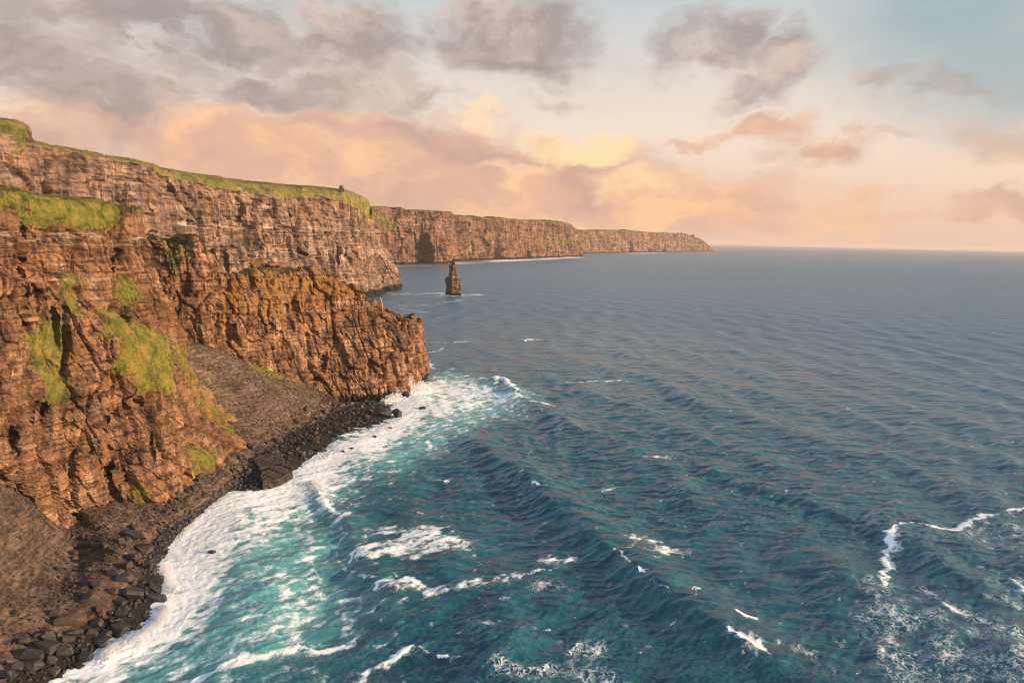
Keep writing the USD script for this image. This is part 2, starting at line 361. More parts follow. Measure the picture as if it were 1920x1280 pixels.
# ------------------------------------------------------------------ the near cliff
def near_cliff():
    cols = [  # (u, v, y) from the inland turf down to the foot
        [(-260, 330, 225), (-260, 425, 205), (-240, 540, 202), (-230, 660, 196), (-220, 780, 190), (-210, 900, 184), (-190, 1120, 176)],
        [(0, 356, 240), (0, 428, 232), (0, 520, 229), (0, 640, 222), (0, 760, 212), (0, 890, 205), (0, 1080, 194)],
        [(50, 361, 254), (50, 424, 245), (70, 520, 243), (85, 640, 237), (95, 770, 229), (110, 900, 223), (190, 1022, 228)],
        [(115, 373, 268), (115, 430, 259), (130, 520, 256), (165, 640, 247), (190, 770, 242), (215, 890, 239), (265, 1008, 238)],
        [(175, 379, 284), (175, 433, 274), (195, 520, 271), (250, 640, 263), (275, 770, 258), (300, 880, 254), (330, 974, 252)],
        [(225, 386, 298), (225, 432, 290), (250, 525, 287), (310, 640, 283), (345, 760, 280), (400, 860, 284), (430, 912, 287)],
        [(262, 391, 308), (268, 428, 305), (303, 535, 306), (340, 642, 314), (378, 725, 321), (443, 800, 329), (486, 850, 336)],
        [(255, 394, 350), (250, 432, 352), (275, 540, 356), (315, 650, 352), (355, 735, 350), (425, 805, 348), (478, 850, 346)],
    ]
    rows = [[Py(*c[r]) for c in cols] for r in range(7)]
    back = [np.array(p) + np.array([-60, 20, 3.0 if i < 6 else -2]) for i, p in enumerate(rows[0])]
    rows.append([p + np.array([5, -2.5, -9]) for p in rows[-1]])      # the foot goes on under the scree
    g, S, T = net([back] + rows, .42, .38)
    g0 = g.reshape(-1, 3); uv = pix(g0)
    wob = 16 * np.stack([fbm(g0 / 7, 3, 5), fbm(g0 / 7, 3, 6)], 1)
    q = uv + wob
    turf = np.zeros(len(g0)); rim = turf.copy()
    for poly, k in (([(-400, 250), (0, 330), (150, 340), (275, 385), (262, 398), (236, 398), (228, 428), (165, 430), (140, 423), (47, 420), (-50, 425), (-400, 425)], 1),
                    ([(182, 577), (205, 577), (240, 605), (280, 610), (325, 635), (332, 670), (330, 705), (340, 742), (310, 742), (295, 727), (270, 737), (250, 710), (215, 697), (220, 670), (240, 640), (200, 630), (195, 600)], 1),
                    ([(210, 527), (225, 517), (262, 535), (275, 557), (237, 572), (210, 550)], 1), ([(122, 520), (140, 512), (162, 527), (140, 542), (150, 575), (160, 592), (130, 595), (117, 565)], .9),
                    ([(45, 630), (65, 625), (80, 600), (120, 610), (125, 700), (127, 742), (112, 760), (87, 755), (85, 720), (67, 692)], .95), ([(360, 842), (415, 842), (415, 880), (365, 895)], .8),
                    ([(345, 645), (362, 680), (378, 722), (415, 768), (450, 800), (492, 842), (470, 845), (430, 800), (385, 760), (345, 690), (320, 640)], .75), ([(255, 900), (278, 910), (278, 950), (258, 955)], .6)):
        turf = np.maximum(turf, k * poly_mask(q, poly, 13)); rim = np.maximum(rim, poly_mask(q, poly, 42))
    bare = np.maximum(poly_mask(q, [(-30, 395), (30, 385), (45, 425), (-30, 428)], 8), poly_mask(q, [(238, 392), (262, 398), (285, 455), (240, 455)], 8))
    turf = turf * np.clip(.98 + 1.7 * fbm(g0 / [6, 6, 9], 4, 33), 0, 1.15)
    soft = np.maximum(turf * (turf > .3), bare).reshape(g.shape[:2])
    turf *= 1 - .75 * bare
    # dark joints that the photograph shows, cut where they stand
    for line, w, depth in (([(46, 425), (44, 470), (52, 540), (48, 600)], 6, 7), ([(75, 520), (80, 560), (78, 590)], 6, 6), ([(122, 585), (126, 640), (118, 700)], 7, 7), ([(105, 590), (106, 640)], 5, 5), ([(228, 485), (222, 505)], 7, 5), ([(237, 565), (240, 590)], 5, 4),
                           ([(270, 735), (268, 755)], 6, 4), ([(222, 770), (224, 790)], 6, 5), ([(212, 860), (214, 910), (224, 940)], 7, 6), ([(285, 830), (290, 860)], 6, 4), ([(30, 820), (50, 900), (60, 945)], 9, 6), ([(82, 755), (85, 795)], 7, 5), ([(60, 770), (55, 820)], 6, 4),
                           ([(140, 860), (138, 900), (142, 960)], 6, 4), ([(350, 870), (355, 895)], 5, 4), ([(420, 790), (424, 800)], 10, 4)):
        v0, v1 = line[0][1], line[-1][1]; e = 14
        line = [(line[0][0] - (line[-1][0] - line[0][0]) * .2, v0 - e)] + line + [(line[-1][0], v1 + e)]
        g = cut(g, q * .6 + uv * .4, line, w * .8, depth * .75)
    g = rock(g, S[None, :], 1.0, 11, soft, gully=1.0, bed=.5)
    f = g.reshape(-1, 3)
    nz = grid_normals(g)[..., 2].ravel()
    turf = np.clip(turf + .3 * sstep(nz, .5, .8) * (f[:, 2] > 12), 0, 1)
    lich = .2 + .7 * fbm(f / 14, 3, 31) + .35 * rim + .12 * sstep(uv[:, 1], 560, 760) - .25 * poly_mask(uv, [(-50, 560), (60, 560), (60, 950), (-50, 950)], 30)
    pale = .5 * poly_mask(q, [(95, 495), (135, 490), (130, 545), (100, 535)], 10) + .4 * poly_mask(q, [(-50, 425), (280, 425), (280, 470), (-50, 470)], 14) + .25 * fbm(f / 9, 3, 37) + .12
    wet = 1.0 - sstep(f[:, 2] + 2 * fbm(f / 6, 3, 3), 2.0, 6.0)
    return put('headland', (f, grid_faces(*g.shape[:2])), ROCK_NEAR, attrs=surf_attrs(g, turf=turf, lichen=lich * (1 - bare), pale=np.maximum(pale, .2 * bare), wet=wet), kind='structure',
               label='steep near cliff with turf ledges and layered brown rock at the left')


near = near_cliff()

# ------------------------------------------------------------------ promontory behind the scree
def promontory():
    top = [(255, 458, 372), (300, 455, 372), (340, 452, 375), (370, 446, 378), (396, 472, 385), (406, 513, 392), (450, 512, 405), (500, 511, 422), (555, 504, 445), (590, 502, 458), (640, 525, 470), (682, 547, 476), (703, 578, 480), (722, 594, 484), (742, 590, 488), (775, 604, 500)]
    foot = [(300, 700, 352), (330, 690, 360), (360, 690, 366), (385, 690, 372), (405, 700, 380), (430, 715, 392), (480, 735, 400), (530, 750, 412), (585, 762, 428), (640, 762, 440), (690, 760, 448), (725, 756, 455), (745, 750, 461), (762, 744, 470), (774, 737, 482), (785, 727, 499)]
    rows = []
    for t, bow in ((0, 0), (.12, 1.5), (.35, 1), (.6, .5), (.85, 1), (1.0, 0)):
        row = []
        for a, b in zip(top, foot):
            A, B = Py(*a), Py(*b)
            p = A * (1 - t) + B * t
            p[:2] += np.array([.7, -.7]) * bow * 1.2
            row.append(p)
        e = row[-1]
        row += [e + [3, 26, 0], e + [-22, 52, 2 * (1 - t)], e + [-75, 80, 20 * (1 - t)], e + [-160, 110, 40 * (1 - t)]]
        rows.append(row)
    rows[-1] = [p * [1, 1, 0] + [0, 0, min(p[2], -3.0) if i > 8 else p[2]] for i, p in enumerate(rows[-1])]
    r0 = rows[0]
    n = len(r0)
    back = [p + (np.array([-26, 30, 1.0]) if i < 5 else np.array([-12, 16, -.5]) if i < n - 4 else np.array([-14, -6, 0])) for i, p in enumerate(r0)]
    g, S, T = net([back] + rows, .72, .5)
    g0 = g.reshape(-1, 3); uv = pix(g0)
    q = uv + 14 * np.stack([fbm(g0 / 9, 3, 15), fbm(g0 / 9, 3, 16)], 1)
    turf = np.maximum(.42 * poly_mask(q, [(295, 445), (345, 440), (380, 440), (385, 470), (350, 500), (330, 540), (300, 520)], 16), .4 * poly_mask(q, [(300, 560), (345, 540), (350, 640), (320, 640)], 16))
    crest = np.exp(-((T - np.linalg.norm(np.diff(np.array([back, rows[0]]), axis=0), axis=2).mean()) / 7.0) ** 2)[:, None]
    st = hsh(np.floor(S / 4.3 + .8 * np.sin(S / 9)), 0 * S.astype(int), 5) - .62 + .6 * (hsh(np.floor(S / 1.9), 0 * S.astype(int), 6) - .5)
    g[..., 2] += 4.6 * crest * np.convolve(st, [.25, .5, .25], 'same')[None, :]
    for line, w, depth in (([(405, 530), (398, 550), (404, 570)], 8, 7), ([(412, 575), (408, 610), (405, 640)], 6, 7), ([(427, 600), (430, 650)], 5, 4), ([(485, 545), (492, 570)], 5, 4), ([(505, 590), (510, 620)], 5, 4), ([(470, 515), (475, 540)], 5, 4), ([(427, 545), (432, 530)], 5, 4), ([(553, 555), (553, 570)], 5, 3), ([(578, 635), (580, 655)], 4, 3), ([(610, 670), (606, 700), (590, 715)], 4, 4),
                           ([(725, 600), (722, 650), (718, 690)], 5, 3.5), ([(757, 610), (752, 640)], 5, 3), ([(760, 680), (762, 700)], 4, 3), ([(697, 670), (693, 695)], 5, 3)):
        line = [(line[0][0], line[0][1] - 8)] + line + [(line[-1][0], line[-1][1] + 10)]
        g = cut(g, q * .6 + uv * .4, line, w * .8, depth)
    g = rock(g, S[None, :], 1.15, 23, .6 * turf.reshape(g.shape[:2]), gully=.6, bed=.5, joint=.55)
    f = g.reshape(-1, 3)
    nz = grid_normals(g)[..., 2].ravel()
    hi = sstep(f[:, 2], 30, 75)
    lich = .10 + .6 * hi * (uv[:, 0] > 420) + .75 * fbm(f / 13, 4, 131)
    wet = 1.0 - sstep(f[:, 2] + 4 * fbm(f / 7, 3, 3), 1.0, 7.0)
    turf = np.clip(turf + .3 * sstep(nz, .5, .8) * (f[:, 2] > 20), 0, 1)
    h = put('headland', (f, grid_faces(*g.shape[:2])), ROCK_NEAR, attrs=surf_attrs(g, turf=turf, lichen=lich, pale=.1 + .2 * fbm(f / 9, 3, 37), wet=wet), kind='structure', label='golden brown rock promontory jutting into the foam behind the scree slope')
    # the leaning rock tooth on its stepped crest
    a = Py(713, 590, 481)
    pin = tooth(a, [(-.9, 0, -6), (1.6, 0, -6), (1.7, .2, 4), (1.2, 0, 9.5), (.2, 0, 12.2), (-1.6, 0, 7), (-3.2, 0, 2)], 2.2, 5)
    pa = np.zeros(len(pin.vertices))
    put('pinnacle', pin, ROCK_NEAR, parent=h, attrs=dict(turf=pa, lichen=pa + .3, pale=pa + .1, wet=pa))
    return h


def tooth(at, outline, half, seed):
    """A rough upright blade of rock with the given outline across the view, half its thickness along it."""
    poly = shapely.Polygon([(x, z) for x, _, z in outline])
    m = trimesh.creation.extrude_polygon(poly, 2 * half, engine='earcut')
    v = m.vertices.copy(); m.vertices = np.stack([v[:, 0], half - v[:, 2], v[:, 1]], 1)
    m = m.subdivide().subdivide().subdivide()
    v = m.vertices; c = v.copy(); c[:, 1] = 0
    top = v[:, 2].max()
    v = v + .9 * np.stack([fbm(v / 2.0, 3, seed), fbm(v / 2.0, 3, seed + 1), .6 * fbm(v / 2.0, 3, seed + 2)], 1)
    v[:, 1] *= 1 - .55 * np.clip(v[:, 2] / top, 0, 1)
    m.vertices = v + at
    return m


prom = promontory()

# ------------------------------------------------------------------ scree slopes and boulder beaches
def scree(cols, name, label, seed, green=None, step=.6):
    rows = [[c[r] for c in cols] for r in range(len(cols[0]))]
    rows = [[p + np.array([-24, 11, 5.0]) for p in rows[0]]] + rows     # runs in under the foot of the cliff
    g, S, T = net(rows, step, step)
    z = g[..., 2]
    n = grid_normals(g)
    P = g
    streak = fbm(np.stack([S[None, :] / 2.2 + 0 * z, T[:, None] / 30 + 0 * z, 0 * z], -1) + .6 * fbm(P / 8, 3, seed + 7)[..., None], 4, seed + 4)
    d = 1.6 * fbm(P / 9, 4, seed) + .5 * fbm(P / 1.6, 3, seed + 1) + .8 * fbm(np.stack([S[None, :] / 3.0 + 0 * z, T[:, None] / 26 + 0 * z, 0 * z], -1), 3, seed + 2)
    edge = np.minimum(1, T[:, None] / 22)
    g = g + n * (d * edge)[..., None]
    f = g.reshape(-1, 3); uv = pix(f)
    turf = np.zeros(len(f))
    if green:
        q = uv + 10 * np.stack([fbm(f / 8, 3, 15), fbm(f / 8, 3, 16)], 1)
        for poly, k in green: turf = np.maximum(turf, k * poly_mask(q, poly, 7))
    wet = .92 * (1 - sstep(f[:, 2] + 1.2 * fbm(f / 5, 3, 4), 2.2, 5.0))
    prim = put(name, (f, grid_faces(*g.shape[:2])), SCREE, attrs=surf_attrs(g, turf=turf, wet=wet, lichen=0 * turf - .1 + 1.3 * streak.ravel(), pale=.12 + .5 * fbm(np.stack([S[None, :] / 1.5 + 0 * z, T[:, None] / 12 + 5 + 0 * z, 0 * z], -1), 3, seed + 6).ravel()), kind='structure', label=label)
    return g, prim


SCREE = rock_material('scree_earth', [(.06, .043, .034), (.088, .063, .05), (.12, .086, .068), (.165, .12, .094)], .55)
A = Py
far_cols = [[A(318, 632, 348), A(330, 642, 353), A(400, 750, 341), Pz(470, 848, 3.5), Pz(485, 880, 1.5), Pz(500, 905, -2.5)],
            [A(350, 630, 372), A(365, 640, 368), A(435, 745, 352), Pz(503, 840, 3.5), Pz(530, 868, 1.5), Pz(562, 897, -2.5)],
            [A(385, 635, 388), A(400, 647, 382), A(470, 735, 362), Pz(535, 815, 3.5), Pz(575, 835, 1.5), Pz(617, 855, -2.5)],
            [A(430, 655, 402), A(440, 667, 394), A(505, 735, 376), Pz(568, 798, 3.5), Pz(612, 815, 1.5), Pz(657, 834, -2.5)],
            [A(492, 678, 418), A(500, 690, 409), A(552, 737, 393), Pz(605, 782, 3.5), Pz(655, 798, 1.5), Pz(703, 816, -2.5)],
            [A(572, 712, 440), A(580, 722, 429), A(608, 745, 418), Pz(636, 767, 3.5), Pz(688, 782, 1.5), Pz(738, 797, -2.5)],
            [A(635, 750, 455), Pz(642, 754, 4), Pz(652, 758, 3), Pz(668, 762, 2), Pz(705, 765, 1), Pz(763, 772, -2.5)],
            [Pz(690, 745, 3), Pz(690, 752, 2), Pz(695, 755, 1.5), Pz(700, 757, 1), Pz(725, 757, 0), Pz(768, 760, -3)]]
gs1, _ = scree(far_cols, 'scree_slope', 'grey brown scree slope between the near cliff and the rock promontory', 61,
               [([(462, 662), (500, 675), (540, 695), (580, 715), (575, 725), (530, 712), (490, 705), (462, 685)], .75), ([(345, 640), (400, 690), (450, 760), (420, 770), (370, 700)], .35), ([(440, 690), (500, 730), (520, 760), (450, 720)], .3)])
near_cols = [[A(-270, 800, 185), A(-250, 830, 170), A(-170, 1050, 152), Pz(-110, 1290, 6), Pz(-60, 1350, 3), Pz(-10, 1440, -2.5)],
             [A(0, 895, 212), A(0, 922, 201), A(15, 1050, 184), Pz(15, 1195, 7), Pz(65, 1245, 3), Pz(125, 1296, -2.5)],
             [A(60, 930, 218), A(60, 950, 208), A(85, 1050, 197), Pz(95, 1140, 7), Pz(145, 1185, 3), Pz(195, 1226, -2.5)],
             [A(130, 972, 228), A(130, 988, 220), A(150, 1045, 210), Pz(165, 1095, 7), Pz(225, 1135, 3), Pz(288, 1178, -2.5)],
             [Pz(190, 990, 10), Pz(198, 1010, 8.5), Pz(208, 1030, 7), Pz(220, 1048, 6), Pz(265, 1090, 3), Pz(316, 1133, -2.5)],
             [Pz(252, 980, 9), Pz(262, 997, 7), Pz(268, 1008, 5), Pz(276, 1018, 3.5), Pz(290, 1040, 2), Pz(308, 1064, -2.5)],
             [Pz(320, 960, 6), Pz(330, 971, 4.5), Pz(333, 975, 3.5), Pz(336, 979, 2.5), Pz(340, 987, 1.2), Pz(346, 998, -2.5)],
             [Pz(420, 895, 6), Pz(428, 908, 3.5), Pz(429, 911, 2.5), Pz(430, 914, 1.8), Pz(432, 919, .8), Pz(436, 930, -2.5)],
             [Pz(430, 862, 7), Pz(440, 872, 5), Pz(450, 885, 3.5), Pz(460, 900, 2), Pz(475, 915, .8), Pz(497, 934, -2.5)],
             [Pz(470, 845, 5), Pz(480, 855, 4), Pz(490, 868, 3), Pz(500, 885, 1.6), Pz(520, 900, .5), Pz(550, 922, -3)]]
gs2, _ = scree(near_cols, 'scree_slope', 'pale brown scree fan below the near cliff at the bottom left', 67, step=.42)

# ------------------------------------------------------------------ the cliff with the tower, and the far cliffs
def tower_cliff():
    # plan of the cliff edge: x and y along the coast; heights read off the photograph
    # u, v of skyline, v of rock edge, y of rock edge, foot spread
    C = [(-420, 150, 215, 480), (-160, 205, 262, 545), (0, 226, 282, 600), (30, 229, 290, 612), (50, 233, 275, 622), (60, 262, 272, 630), (120, 276, 283, 660), (200, 291, 297, 708), (285, 307, 313, 765), (305, 314, 329, 785), (400, 331, 350, 862), (460, 341, 360, 918),
         (520, 348, 370, 980), (600, 354, 368, 1085), (640, 357, 376, 1150), (668, 363, 392, 1220), (686, 372, 405, 1300), (692, 385, 412, 1375)]
    sky_r, edge_r, mid_r, low_r, foot_r, back_r = [], [], [], [], [], []
    for i, (u, vs, ve, y) in enumerate(C):
        E = Py(u, ve, y)
        Sk = Py(u, vs, y + 14 + .02 * y)
        end = i >= 16
        out = np.array([.90, -.43])
        sp = 26 if not end else 34
        back_r.append(Sk + np.array([-260, 60, 12.0])); sky_r.append(Sk); edge_r.append(E)
        for r, t, k in ((mid_r, .42, .35), (low_r, .75, .75), (foot_r, 1.0, 1.0)):
            p = E.copy(); p[2] = E[2] * (1 - t) - 3 * t; p[:2] += out * sp * k; r.append(p)
    # the end of the headland: outline steps down to the sea, then wraps behind
    E = [Py(700, 415, 1385), Py(703, 440, 1392), Py(722, 470, 1398), Py(738, 500, 1402), Pz(752, 546, -3)]
    add = [sky_r, edge_r, mid_r, low_r, foot_r]
    back_r.append(Py(692, 386, 1460) + [-150, 60, 0])
    for r, p in zip(add, [Py(697, 392, 1400), E[0], Py(716, 462, 1397), Py(738, 500, 1402), E[4]]): r.append(np.array(p))
    # wrap
    for dx, dy in ((-8, 50), (-70, 130), (-250, 250)):
        back_r.append(back_r[-1] + [dx * .5, dy, 0])
        for r in add: r.append(r[-1] + np.array([dx, dy, 0]))
    g, S, T = net([back_r, sky_r, edge_r, mid_r, low_r, foot_r], 2.2, 1.25)
    g0 = g.reshape(-1, 3); uv = pix(g0)
    # turf above the rock edge
    us = [c[0] for c in C] + [700, 705]; ve = [c[2] for c in C] + [415, 420]
    lim = np.interp(uv[:, 0], us, ve) + 12 * fbm(g0 / 40, 4, 91)
    near_end = uv[:, 0] < 20
    turf = np.clip(.5 + (lim - uv[:, 1]) / 5.0, 0, 1)
    turf[(uv[:, 0] > 55) & (uv[:, 0] < 290)] *= .75
    turf *= (g0[:, 2] > 120)
    bare = poly_mask(uv, [(46, 234), (58, 234), (66, 268), (48, 274)], 4)
    turf *= 1 - .8 * bare
    soft = np.maximum(sstep(turf, .2, .7), .85 * poly_mask(uv, [(-60, 190), (74, 190), (74, 282), (-60, 282)], 8)).reshape(g.shape[:2])
    sky_v = np.interp(uv[:, 0], [c[0] for c in C], [c[1] for c in C])
    turf *= 1 - .7 * sstep(fbm(g0 / [28, 28, 14], 4, 95), .0, .14) * sstep(uv[:, 1] - sky_v, 5, 12)
    wob = np.stack([7 * fbm(g0 / 18, 3, 5), 4 * fbm(g0 / 18, 3, 6)], 1)
    for line, w, depth in (([(377, 350), (372, 375), (374, 405)], 5, 16), ([(388, 432), (387, 455)], 3.5, 10), ([(402, 450), (401, 480), (400, 505)], 3.5, 14), ([(491, 440), (487, 470), (484, 515)], 4.5, 22), ([(572, 452), (570, 490)], 4.5, 12), ([(670, 385), (672, 402)], 3.5, 12), ([(662, 440), (664, 470), (668, 505)], 3.5, 11),
                           ([(700, 480), (700, 525)], 3, 9), ([(727, 455), (733, 475)], 3, 10), ([(320, 345), (325, 372)], 4, 8), ([(275, 372), (277, 392)], 3.5, 9), ([(60, 280), (58, 300)], 4, 6), ([(150, 318), (152, 335)], 4, 6), ([(540, 395), (545, 430)], 4, 8), ([(455, 385), (452, 430)], 4, 9), ([(612, 400), (616, 440)], 4, 9), ([(352, 390), (354, 440)], 4, 8), ([(430, 470), (432, 510)], 4, 9), ([(640, 460), (642, 500)], 4, 8)):
        g = cut(g, uv + wob, line, w, depth)
    g = rock(g, S[None, :], 2.6, 33, soft, gully=.9, bed=.35)
    f = g.reshape(-1, 3)
    # pale beds with bird ledges
    zz = f[:, 2] + 6 * fbm(f / 60, 3, 51)
    pale = .22 + .34 * np.exp(-((zz - 118) / 6) ** 2) * sstep(uv[:, 0], 260, 330) + .22 * np.exp(-((zz - 88) / 5) ** 2) * (uv[:, 0] > 480) + .3 * np.exp(-((zz - 160) / 4) ** 2) * (uv[:, 0] < 300) + .5 * fbm(f / 25, 3, 52)
    z2 = f[:, 2] + 2.0 * fbm(f / 50, 3, 54)
    for z0 in (72, 96, 104, 127, 139, 151, 168): pale = np.maximum(pale, .50 * np.exp(-((z2 - z0) / 1.5) ** 2) * np.clip(.7 + 2.2 * fbm(f / 60, 3, z0), 0, 1))
    lich = .22 + .5 * fbm(f / 45, 3, 53) + .15 * (f[:, 2] > 130)
    turf = np.clip(turf + .42 * np.clip(fbm(f / [35, 35, 60], 3, 58) * 3, 0, 1) * (f[:, 2] < 150), 0, 1)
    wet = (1 - sstep(f[:, 2] + 8 * fbm(f / 20, 3, 3), 4, 26)) * .8
    return put('headland', (f, grid_faces(*g.shape[:2])), ROCK_MID, attrs=surf_attrs(g, turf=turf, lichen=lich, pale=pale, wet=wet), kind='structure', label='tall banded cliff with the stone tower on its grassy top')


tall = tower_cliff()


def far_cliff(C, label, seed, caves=(), grass=(), turn=40, back=300, scale=6.0, step=6.0, tall_step=4.0):
    """C: (u, v of the top, v of the foot) along the coast."""
    rows = [[], [], [], [], []]
    for u, vt, vf in C:
        Fp = Pz(u, vf, -2.0)
        out = np.array([.92, -.38])
        T_ = Py(u, vt, Fp[1] + 45)
        rows[0].append(T_ + [-back, back * .4, 5]); rows[1].append(T_)
        for r, t in ((2, .12), (3, .6), (4, 1.0)):
            p = T_ * (1 - t) + Fp * t; rows[r].append(p)
    for dx, dy in ((10, turn), (-60, turn * 3), (-260, turn * 8)):
        for r in range(5): rows[r].append(rows[r][-1] + np.array([dx, dy, 0 if r < 4 else -2]))
    g, S, T = net(rows, step, tall_step)
    uv = pix(g.reshape(-1, 3))
    lim = np.interp(uv[:, 0], [c[0] for c in C], [c[1] for c in C])
    turf0 = np.clip(1 - (uv[:, 1] - lim) / 3.0, 0, 1)
    nn = grid_normals(g) * [1, 1, 0]; nn /= np.maximum(np.linalg.norm(nn, axis=2, keepdims=True), 1e-6)
    hole = np.zeros(len(uv))
    for poly, depth in caves:
        k = sstep(poly_mask(uv, poly, 1.2), .3, .7); hole = np.maximum(hole, k); g = g - nn * (.7 * depth * k).reshape(g.shape[:2])[..., None]
    g = rock(g, S[None, :], scale, seed, np.maximum(sstep(turf0, .5, 1), hole).reshape(g.shape[:2]), gully=.9, bed=.4)
    f = g.reshape(-1, 3)
    turf = turf0 * .9
    q = uv + 9 * np.stack([fbm(f / 50, 3, 15), fbm(f / 50, 3, 16)], 1)
    for poly, k in grass: turf = np.maximum(turf, k * poly_mask(q, poly, 8))
    h = f[:, 2]
    turf = np.maximum(turf, .3 * np.exp(-((h - 80) / 35) ** 2) * (fbm(f / 120, 3, 17) > -.05))
    return put('headland', (f, grid_faces(*g.shape[:2])), ROCK_FAR, attrs=surf_attrs(g, turf=turf, lichen=.2 + .4 * fbm(f / 90, 3, 5), pale=.2 + .3 * fbm(f / 70, 3, 7) + .2 * np.exp(-((h - 40) / 20) ** 2), wet=1 - sstep(h + 9 * fbm(f / 40, 3, 3), 3, 16)), kind='structure', label=label)


far_cliff([(560, 385, 515), (660, 392, 506), (700, 391, 500), (725, 389, 498), (735, 388, 497), (765, 394, 496.5), (800, 395, 496), (842, 397, 494.5)],
          'far cliff with a tall dark sea cave behind the sea stack', 71, caves=[([(790, 497), (791, 455), (793, 440), (800, 434), (808, 445), (813, 470), (814, 497)], 150), ([(749, 498), (751, 480), (753, 498)], 60)],
          grass=[([(700, 395), (735, 410), (745, 430), (715, 425), (700, 420)], .8)], scale=3.6, step=4.5, tall_step=2.6)
far_cliff([(800, 403, 495), (835, 406, 492.5), (846, 407, 491), (870, 408, 489.5), (940, 411, 487), (1000, 414, 484.5), (1055, 418, 482.5), (1068, 420, 482), (1080, 429, 481), (1087, 436, 480.5)],
          'far brown cliff with green ledges halfway down its face', 77, caves=[([(936, 482), (938, 465), (941, 482)], 60), ([(990, 485), (992, 470), (996, 485)], 60)],
          grass=[([(900, 435), (945, 440), (960, 455), (905, 450)], .55), ([(990, 445), (1070, 440), (1088, 455), (1060, 462), (1000, 455)], .6)], scale=4.5, step=8, tall_step=3.2)
far_cliff([(1040, 432, 477), (1085, 432, 475.5), (1110, 432, 474.8), (1160, 433, 474), (1163, 432, 474), (1190, 433.5, 473.5), (1230, 436.5, 472.6), (1270, 437.5, 472), (1288, 438, 471.8), (1292, 441, 471.7), (1305, 445, 471.6), (1315, 449, 471.5), (1325, 456, 471.5), (1332, 463, 471.4), (1337, 470, 471.4)],
          'hazy farthest headland tapering into the sea on the horizon', 79, caves=[([(1180, 475), (1183, 455), (1186, 455), (1189, 475)], 150), ([(1246, 474), (1248, 460), (1251, 474)], 120), ([(1210, 474), (1212, 465), (1222, 465), (1224, 474)], 70)],
          grass=[([(1140, 450), (1320, 448), (1330, 465), (1200, 462)], .4)], scale=6, step=16, tall_step=4.5)


# ------------------------------------------------------------------ the sea stack
def sea_stack():
    c = Pz(850, 553, 0)
    K = c[1] / LENS * 1.0      # metres per photograph pixel there
    #  height (px above the water), left, right, front, back  (px from the middle line)
    lv = [(-4, -17, 17, 13), (2, -16, 15, 12), (6, -14.5, 14, 12), (16, -14, 14.5, 12), (24, -15, 15, 12), (28, -15.5, 14.5, 11), (31, -13.5, 14, 10), (33, -13, 12.5, 9.5), (36, -10, 9, 8), (42, -8.5, 6.5, 6), (50, -8, 4.5, 5), (56, -7, 3.2, 4), (61, -5.5, 2.5, 3.2), (63.6, -4, 2, 2)]
    th = np.linspace(0, 2 * np.pi, 150, endpoint=False)
    hs = np.array([l[0] for l in lv]) * K
    H = np.linspace(hs[0], hs[-1], 190)
    L_, R_, D_ = (PchipInterpolator(hs, np.array([l[i] for l in lv]) * K)(H) for i in (1, 2, 3))
    # a wedge in plan: a sharp arris towards the viewer splits the sunny right face from the shaded left one
    r = []
    for l, rr, d in zip(L_, R_, D_):
        pts = np.array([[l, .15 * d], [l * .10, -d], [rr * .95, -.75 * d], [rr, .5 * d], [.3 * rr, d], [.6 * l, d]])
        ring = shapely.Polygon(pts).exterior
        r.append([np.array(ring.interpolate(a, normalized=True).coords[0]) for a in th / (2 * np.pi)])
    g = np.array(r); P = np.dstack([g, np.repeat(H[:, None], len(th), 1)])
    ang = th[None, :] + 0 * P[..., 0]
    w = P + c
    cx = P * [1, 1, 0]; cx /= np.maximum(np.linalg.norm(cx, axis=2, keepdims=True), 1e-6)
    d = 1.7 * strata(P[..., 2] + 2 * fbm(w / 14, 3, 2), 3, 3.4) + 1.3 * strata(P[..., 2] + 1.0 * fbm(w / 14, 3, 2), 8, 7.5) + 2.2 * fbm(w / 5, 4, 4) + 2.5 * (np.abs(fbm(w * [1, 1, .25] / 5, 3, 6)) - .1)
    d *= np.clip((H[-1] - P[..., 2]) / 9, .35, 1)
    w = w + cx * d[..., None]
    R, C = w.shape[:2]
    top = w[-1].mean(0) + [0, 0, .4]
    v = np.vstack([w.reshape(-1, 3), top])
    i = np.arange(R * C).reshape(R, C); j = np.roll(i, -1, 1)
    fa = np.vstack([np.stack([i[:-1].ravel(), j[:-1].ravel(), j[1:].ravel()], 1), np.stack([i[:-1].ravel(), j[1:].ravel(), i[1:].ravel()], 1), np.stack([i[-1], j[-1], np.full(C, R * C)], 1)])
    z = v[:, 2]; hgt = np.interp(v[:, 2], [0, 40, 66], [0, 0, 1])
    put('sea_stack', (v, fa), ROCK_MID, attrs=dict(turf=.1 + .25 * hgt, lichen=.2 + .35 * hgt, pale=.12 + .5 * fbm(v / 10, 3, 4) + .2 * np.exp(-((z - 20) / 12) ** 2), wet=np.maximum(1 - sstep(z, 2, 8), .5 + .6 * fbm(v / 6, 3, 9))), label='tall dark sea stack with a narrow pointed top rising alone from the sea', category='sea stack')


sea_stack()


# ------------------------------------------------------------------ towers
def boxm(x0, x1, y0, y1, z0, z1):
    m = trimesh.creation.box([x1 - x0, y1 - y0, z1 - z0]); m.apply_translation([(x0 + x1) / 2, (y0 + y1) / 2, (z0 + z1) / 2]); return m


